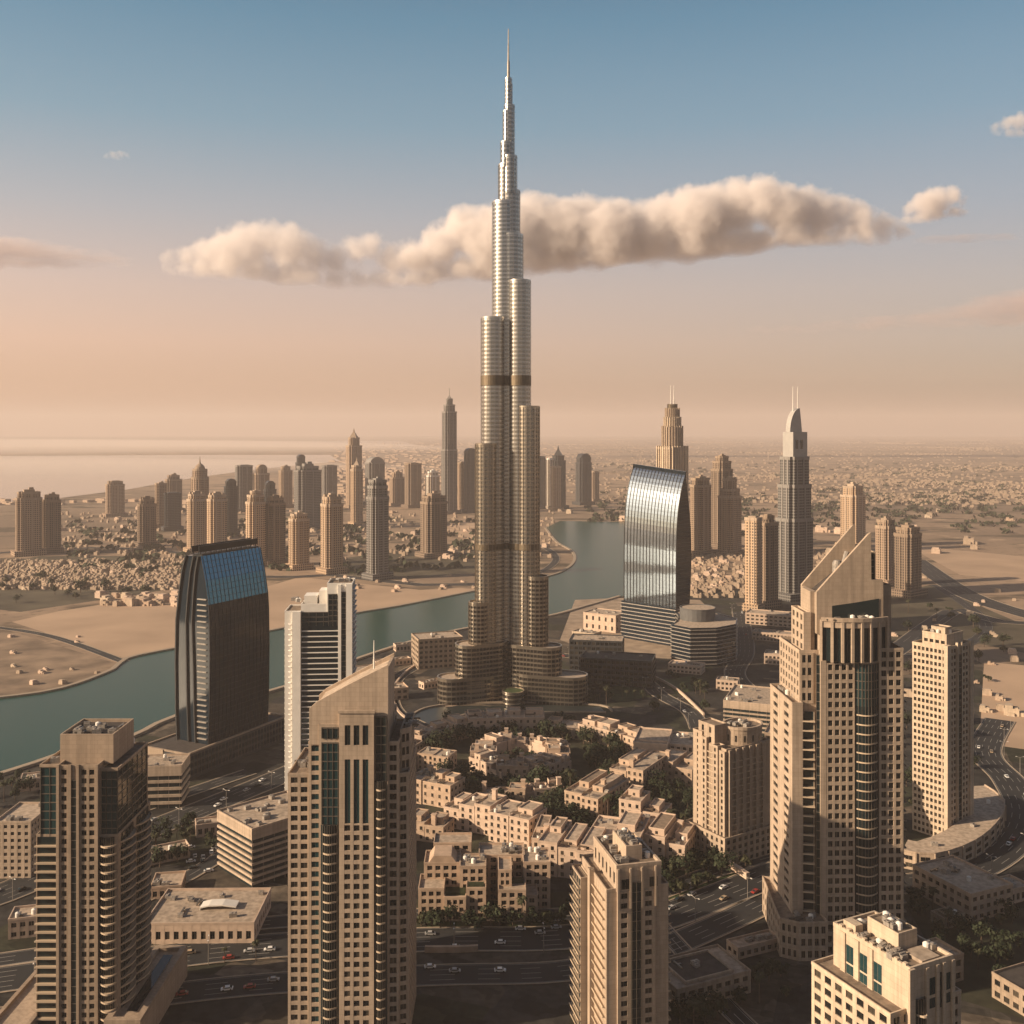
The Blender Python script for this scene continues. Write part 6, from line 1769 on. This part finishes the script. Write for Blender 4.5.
traffic(hw, 20, 13, 5, 'the highway in front of the stepped flats', 415, 600)
traffic(hw, 20, 9, 5, 'the highway right of the bottom centre tower', 660, 770)
traffic(hw, 20, 7, 5, 'the highway between the two left foreground towers', 140, 290)
traffic(hw, 20, 9, 5, 'the bend around the curved podium', 905, 1024)
traffic(hw3, 15, 14, 4, 'the lower carriageway at the bottom', 150, 760)
traffic(hw2, 11, 4, 3, 'the slip road beside the highway', 415, 760)
traffic(rd_a, 22, 7, 5, 'the wide road behind the banded office block', 140, 290)
traffic(rd_a, 22, 5, 5, 'the wide road at the left edge', -5, 60)
traffic(rd_c, 14, 4, 3, 'the curved road right of the tallest spire tower', 560, 700)
traffic(rd_d, 18, 5, 4, 'the road right of the silver mirror tower', 730, 790)
for i in range(16):
    px, py = rnd.uniform(178, 222), rnd.uniform(842, 872); X, Y = gp(px, py)
    if not occupied(X, Y, 0): ci = rnd.choice((0, 1, 2)); car(X, Y, R(20) + (i % 2) * pi / 2, ci, CN[ci] + ' car parked on the lot left of the banded office block', CN[ci] + ' cars on the parking lot', .08)

# ------------------------------------------------------------------ street lamps
def lamp_parts():
    p = G(); p.bar((0, 0, 0), (0, 0, 10.5), .16, 6, .1); p.bar((0, 0, 10.5), (0, 1.9, 11), .08, 5); p.bar((0, 0, 10.5), (0, -1.9, 11), .08, 5)
    h = G()
    for y in (-2.2, 2.2): h.box(-.2, .2, y - .5, y + .5, 10.95, 11.12)
    return p.mesh('pole', plant_m), h.mesh('lamp_head', white)


LPP, LPH = lamp_parts()
for line, off, step, where, x0, x1 in ((hw, 10.8, 4, 'the highway in front of the stepped flats', -20, 1040), (rd_a, 11.6, 4, 'the wide road behind the banded office block', -20, 300), (rd_c, 7.6, 4, 'the curved road right of the tallest spire tower', 540, 720), (rd_d, 9.6, 4, 'the road right of the silver mirror tower', 700, 820)):
    for i in range(2, len(line) - 1, step):
        a = atan2(line[i + 1][1] - line[i - 1][1], line[i + 1][0] - line[i - 1][0]); X, Y = line[i][0] + sin(a) * off, line[i][1] - cos(a) * off
        if occupied(X, Y, .5) or not x0 < 512 + F * X / Y < x1: continue
        l_ = thing('street_lamp', 'grey twin armed street lamp standing beside ' + where, 'street lamp', X, Y, a, 'street lamps beside ' + where, .05)
        child('pole', LPP, l_, (0, 0, 0)); child('lamp_head', LPH, l_, (0, 0, 0))

# ------------------------------------------------------------------ haze
hm = bpy.data.materials.new('haze'); hm.use_nodes = True; ht = hm.node_tree
ht.nodes.remove(ht.nodes['Principled BSDF']); pv = ht.nodes.new('ShaderNodeVolumePrincipled')
pv.inputs['Color'].default_value = (.83, .735, .695, 1); pv.inputs['Density'].default_value = 0.8e-4; pv.inputs['Anisotropy'].default_value = 0.05
ht.links.new(pv.outputs[0], ht.nodes['Material Output'].inputs['Volume'])
# a low bank of sea fog at far left
fm = bpy.data.materials.new('sea_fog'); fm.use_nodes = True; ft = fm.node_tree; ft.nodes.remove(ft.nodes['Principled BSDF'])
fv = ft.nodes.new('ShaderNodeVolumePrincipled'); fv.inputs['Color'].default_value = (.95, .86, .80, 1); fv.inputs['Density'].default_value = 4.5e-4
ft.links.new(fv.outputs[0], ft.nodes['Material Output'].inputs['Volume'])
g = G()
for (X, Y, rx, ry, rz) in ((-3000, 5600, 2600, 900, 55), (-6200, 10500, 5200, 2600, 110)):
    g.lathe(0, 0, [(1, 0)], 3, cap=False) if False else None
    o_ = len(g.v); n_, m_ = 40, 7
    for j in range(m_):
        q = pi / 2 * j / (m_ - 1) * .97
        g.v += [(X + rx * cos(q) * cos(2 * pi * k / n_) * (1 + .12 * sin(3 * 2 * pi * k / n_ + X)), Y + ry * cos(q) * sin(2 * pi * k / n_), .3 + rz * sin(q)) for k in range(n_)]
    for j in range(m_ - 1):
        g.f += [(o_ + j * n_ + k, o_ + j * n_ + (k + 1) % n_, o_ + (j + 1) * n_ + (k + 1) % n_, o_ + (j + 1) * n_ + k) for k in range(n_)]
    g.f += [tuple(o_ + (m_ - 1) * n_ + k for k in range(n_)), tuple(o_ + k for k in range(n_ - 1, -1, -1))]
stuff(g.build('fog', fm))
g = G(); g.box(-20500, 20500, -2500, 28500, -1, 575); o = g.build('haze', hm); stuff(o)


# ------------------------------------------------------------------ clouds, well above the haze
def cloud(label, puffs, base, D, dens, seed, fine=1.0, wide=1.0, col=(.99, .955, .95)):
    """puffs: (px, py, radius px) at distance D, flat along the base line (row at the first px, row at the last)"""
    import bmesh
    k = D / F; r = random.Random(seed); b0, b1 = base; p0, p1 = min(p[0] for p in puffs), max(p[0] for p in puffs)
    bl = lambda px: b0 + (b1 - b0) * (px - p0) / (p1 - p0)
    puffs = puffs + [(px + r.uniform(-3, 3), bl(px) - rad * .45, rad * .8) for px, py, rad in puffs ]
    C = Vector((xx(puffs[0][0], D), D, zz(puffs[0][1], D)))
    P = [(Vector((xx(px, D), D + r.uniform(-.5, .5) * rad * k, zz(py + rad * .35, D))) - C, rad * k * 1.42) for px, py, rad in puffs]
    A, Wd = 15 * k * fine, 9 * k * fine
    me = bpy.data.meshes.new('cloud'); V, Fc = [], []
    bm = bmesh.new(); bmesh.ops.create_icosphere(bm, subdivisions=2, radius=1); sv = [v.co.copy() for v in bm.verts]; bm.verts.ensure_lookup_table(); sf = [[v.index for v in f.verts] for f in bm.faces]; bm.free()
    for c, R0 in P:
        o = len(V); V += [(c.x + v.x * (R0 + A * .42) * wide, c.y + v.y * (R0 + A * .42), c.z + v.z * (R0 + A * .42)) for v in sv]; Fc += [[i + o for i in f] for f in sf]
    me.from_pydata(V, [], Fc)
    m = bpy.data.materials.new('cloud_vapour'); m.use_nodes = True; t = m.node_tree; t.nodes.remove(t.nodes['Principled BSDF']); L = t.links.new

    def math_(op, a, b, c=None):
        n = t.nodes.new('ShaderNodeMath'); n.operation = op
        for i, q in enumerate((a, b, c)):
            if q is None: continue
            if isinstance(q, (int, float)): n.inputs[i].default_value = q
            else: L(q, n.inputs[i])
        return n.outputs[0]
    pv_ = t.nodes.new('ShaderNodeVolumePrincipled'); pv_.inputs['Color'].default_value = (*col, 1); pv_.inputs['Anisotropy'].default_value = .1
    tcn = t.nodes.new('ShaderNodeTexCoord'); no = t.nodes.new('ShaderNodeTexNoise'); no.inputs['Scale'].default_value = 1 / (15 * k * fine); no.inputs['Detail'].default_value = 6; no.inputs['Roughness'].default_value = .6
    mpw = t.nodes.new('ShaderNodeMapping'); mpw.inputs['Scale'].default_value = (1 / wide, 1, 1); L(tcn.outputs['Object'], mpw.inputs[0]); wv = mpw.outputs[0]
    L(wv, no.inputs['Vector']); d = None
    for c, R0 in P:
        n = t.nodes.new('ShaderNodeVectorMath'); n.operation = 'DISTANCE'; L(wv, n.inputs[0]); n.inputs[1].default_value = (c.x / wide, c.y, c.z)
        e = math_('SUBTRACT', n.outputs['Value'], R0); d = e if d is None else math_('SMOOTH_MIN', d, e, 9 * k * fine)
    body = math_('DIVIDE', math_('SUBTRACT', math_('MULTIPLY_ADD', no.outputs[0], 2 * A, -A), d), Wd)
    n2_ = t.nodes.new('ShaderNodeTexNoise'); n2_.inputs['Scale'].default_value = 1 / (45 * k * fine); n2_.inputs['Detail'].default_value = 3; L(tcn.outputs['Object'], n2_.inputs['Vector'])
    s_ = t.nodes.new('ShaderNodeSeparateXYZ'); L(tcn.outputs['Object'], s_.inputs[0])
    za, zb = zz(bl(p0), D) - C.z, zz(bl(p1), D) - C.z; xa, xb = xx(p0, D) - C.x, xx(p1, D) - C.x; sl2 = (zb - za) / (xb - xa)
    flat = math_('DIVIDE', math_('SUBTRACT', s_.outputs[2], math_('MULTIPLY_ADD', n2_.outputs[0], 30 * k * fine, math_('MULTIPLY_ADD', s_.outputs[0], sl2, za - sl2 * xa - 21 * k * fine))), 11 * k * fine)
    cl1 = t.nodes.new('ShaderNodeClamp'); L(math_('MINIMUM', body, flat), cl1.inputs[0])
    L(math_('MULTIPLY', cl1.outputs[0], dens), pv_.inputs['Density']); L(pv_.outputs[0], t.nodes['Material Output'].inputs['Volume'])
    bb = [max(v[i] for v in V) - min(v[i] for v in V) for i in range(3)]
    m.cycles.volume_step_rate = max(.004, 3.5 * k * fine / (.1 * sqrt(sum(b * b for b in bb))))
    me.materials.append(m)
    ob = bpy.data.objects.new('cloud', me); COL.objects.link(ob); ob.location = C; tag(ob, label, 'cloud', 'clouds in the evening sky')
    rm = ob.modifiers.new('remesh', 'REMESH'); rm.mode = 'VOXEL'; rm.voxel_size = 3.5 * k * fine
    return ob


D0 = 7000
cloud('long bank of sunlit cumulus stretching right behind the tallest spire tower', [(398, 262, 9), (412, 258, 11), (425, 254, 13), (440, 240, 16), (465, 224, 18), (492, 232, 24), (515, 222, 24), (535, 212, 18), (560, 222, 26), (585, 210, 16), (605, 226, 24), (628, 212, 16), (650, 226, 22), (665, 208, 16), (692, 212, 24), (715, 202, 22), (740, 196, 20), (762, 194, 18), (785, 204, 20), (805, 200, 15), (820, 208, 17), (842, 205, 13), (860, 214, 14), (885, 222, 10), (905, 228, 7)], (282, 234), D0, .013, 1)
cloud('flat based cumulus left of the tallest spire tower', [(168, 254, 6), (185, 254, 9), (205, 250, 13), (228, 246, 17), (250, 238, 17), (270, 234, 14), (290, 242, 17), (312, 250, 14), (335, 256, 12), (358, 246, 11), (372, 242, 11), (388, 252, 11), (408, 250, 11), (424, 256, 9)], (272, 286), D0, .010, 2)
cloud('small bright puff of cloud at the right end of the long bank', [(910, 206, 6), (922, 201, 10), (938, 196, 11), (952, 194, 8), (962, 200, 4)], (222, 214), D0 * 1.02, .014, 3, .6)
cloud('thin grey streak of cloud low at the far left', [(-40, 244, 12), (-10, 246, 10), (10, 247, 9), (30, 250, 8), (50, 252, 7), (70, 254, 6), (90, 256, 5), (110, 257, 4), (122, 258, 2)], (266, 265), D0 * 1.1, .0065, 4, .6, 3, (.86, .77, .76))
cloud('thin grey streak of cloud below the bright puff at right', [(925, 238, 2), (938, 237, 3), (950, 238, 3), (962, 237, 3), (975, 237, 3), (988, 236, 2), (1002, 236, 2), (1012, 235, 2)], (243, 239), D0 * 1.1, .008, 5, .4, 4, (.72, .66, .68))
cloud('tiny cloud near the upper right corner', [(996, 125, 4), (1008, 121, 6), (1020, 118, 7), (1032, 122, 7), (1044, 124, 5)], (134, 136), D0, .010, 6, .5)
cloud('low grey bank of cloud above the plain at the right edge', [(1050, 300, 12), (1030, 301, 11), (1012, 302, 9), (995, 306, 8), (975, 310, 7), (955, 312, 6), (935, 314, 6), (912, 317, 5), (888, 320, 5), (865, 322, 5), (840, 324, 4), (815, 325, 3), (790, 326, 3), (765, 328, 2)], (332, 322), D0 * 1.5, .0034, 7, .6, 3.5, (.80, .70, .70))
cloud('tiny wisp of cloud in the upper left sky', [(107, 155, 2), (113, 154, 3), (120, 153, 3), (127, 154, 2)], (158, 158), D0, .008, 8, .35)
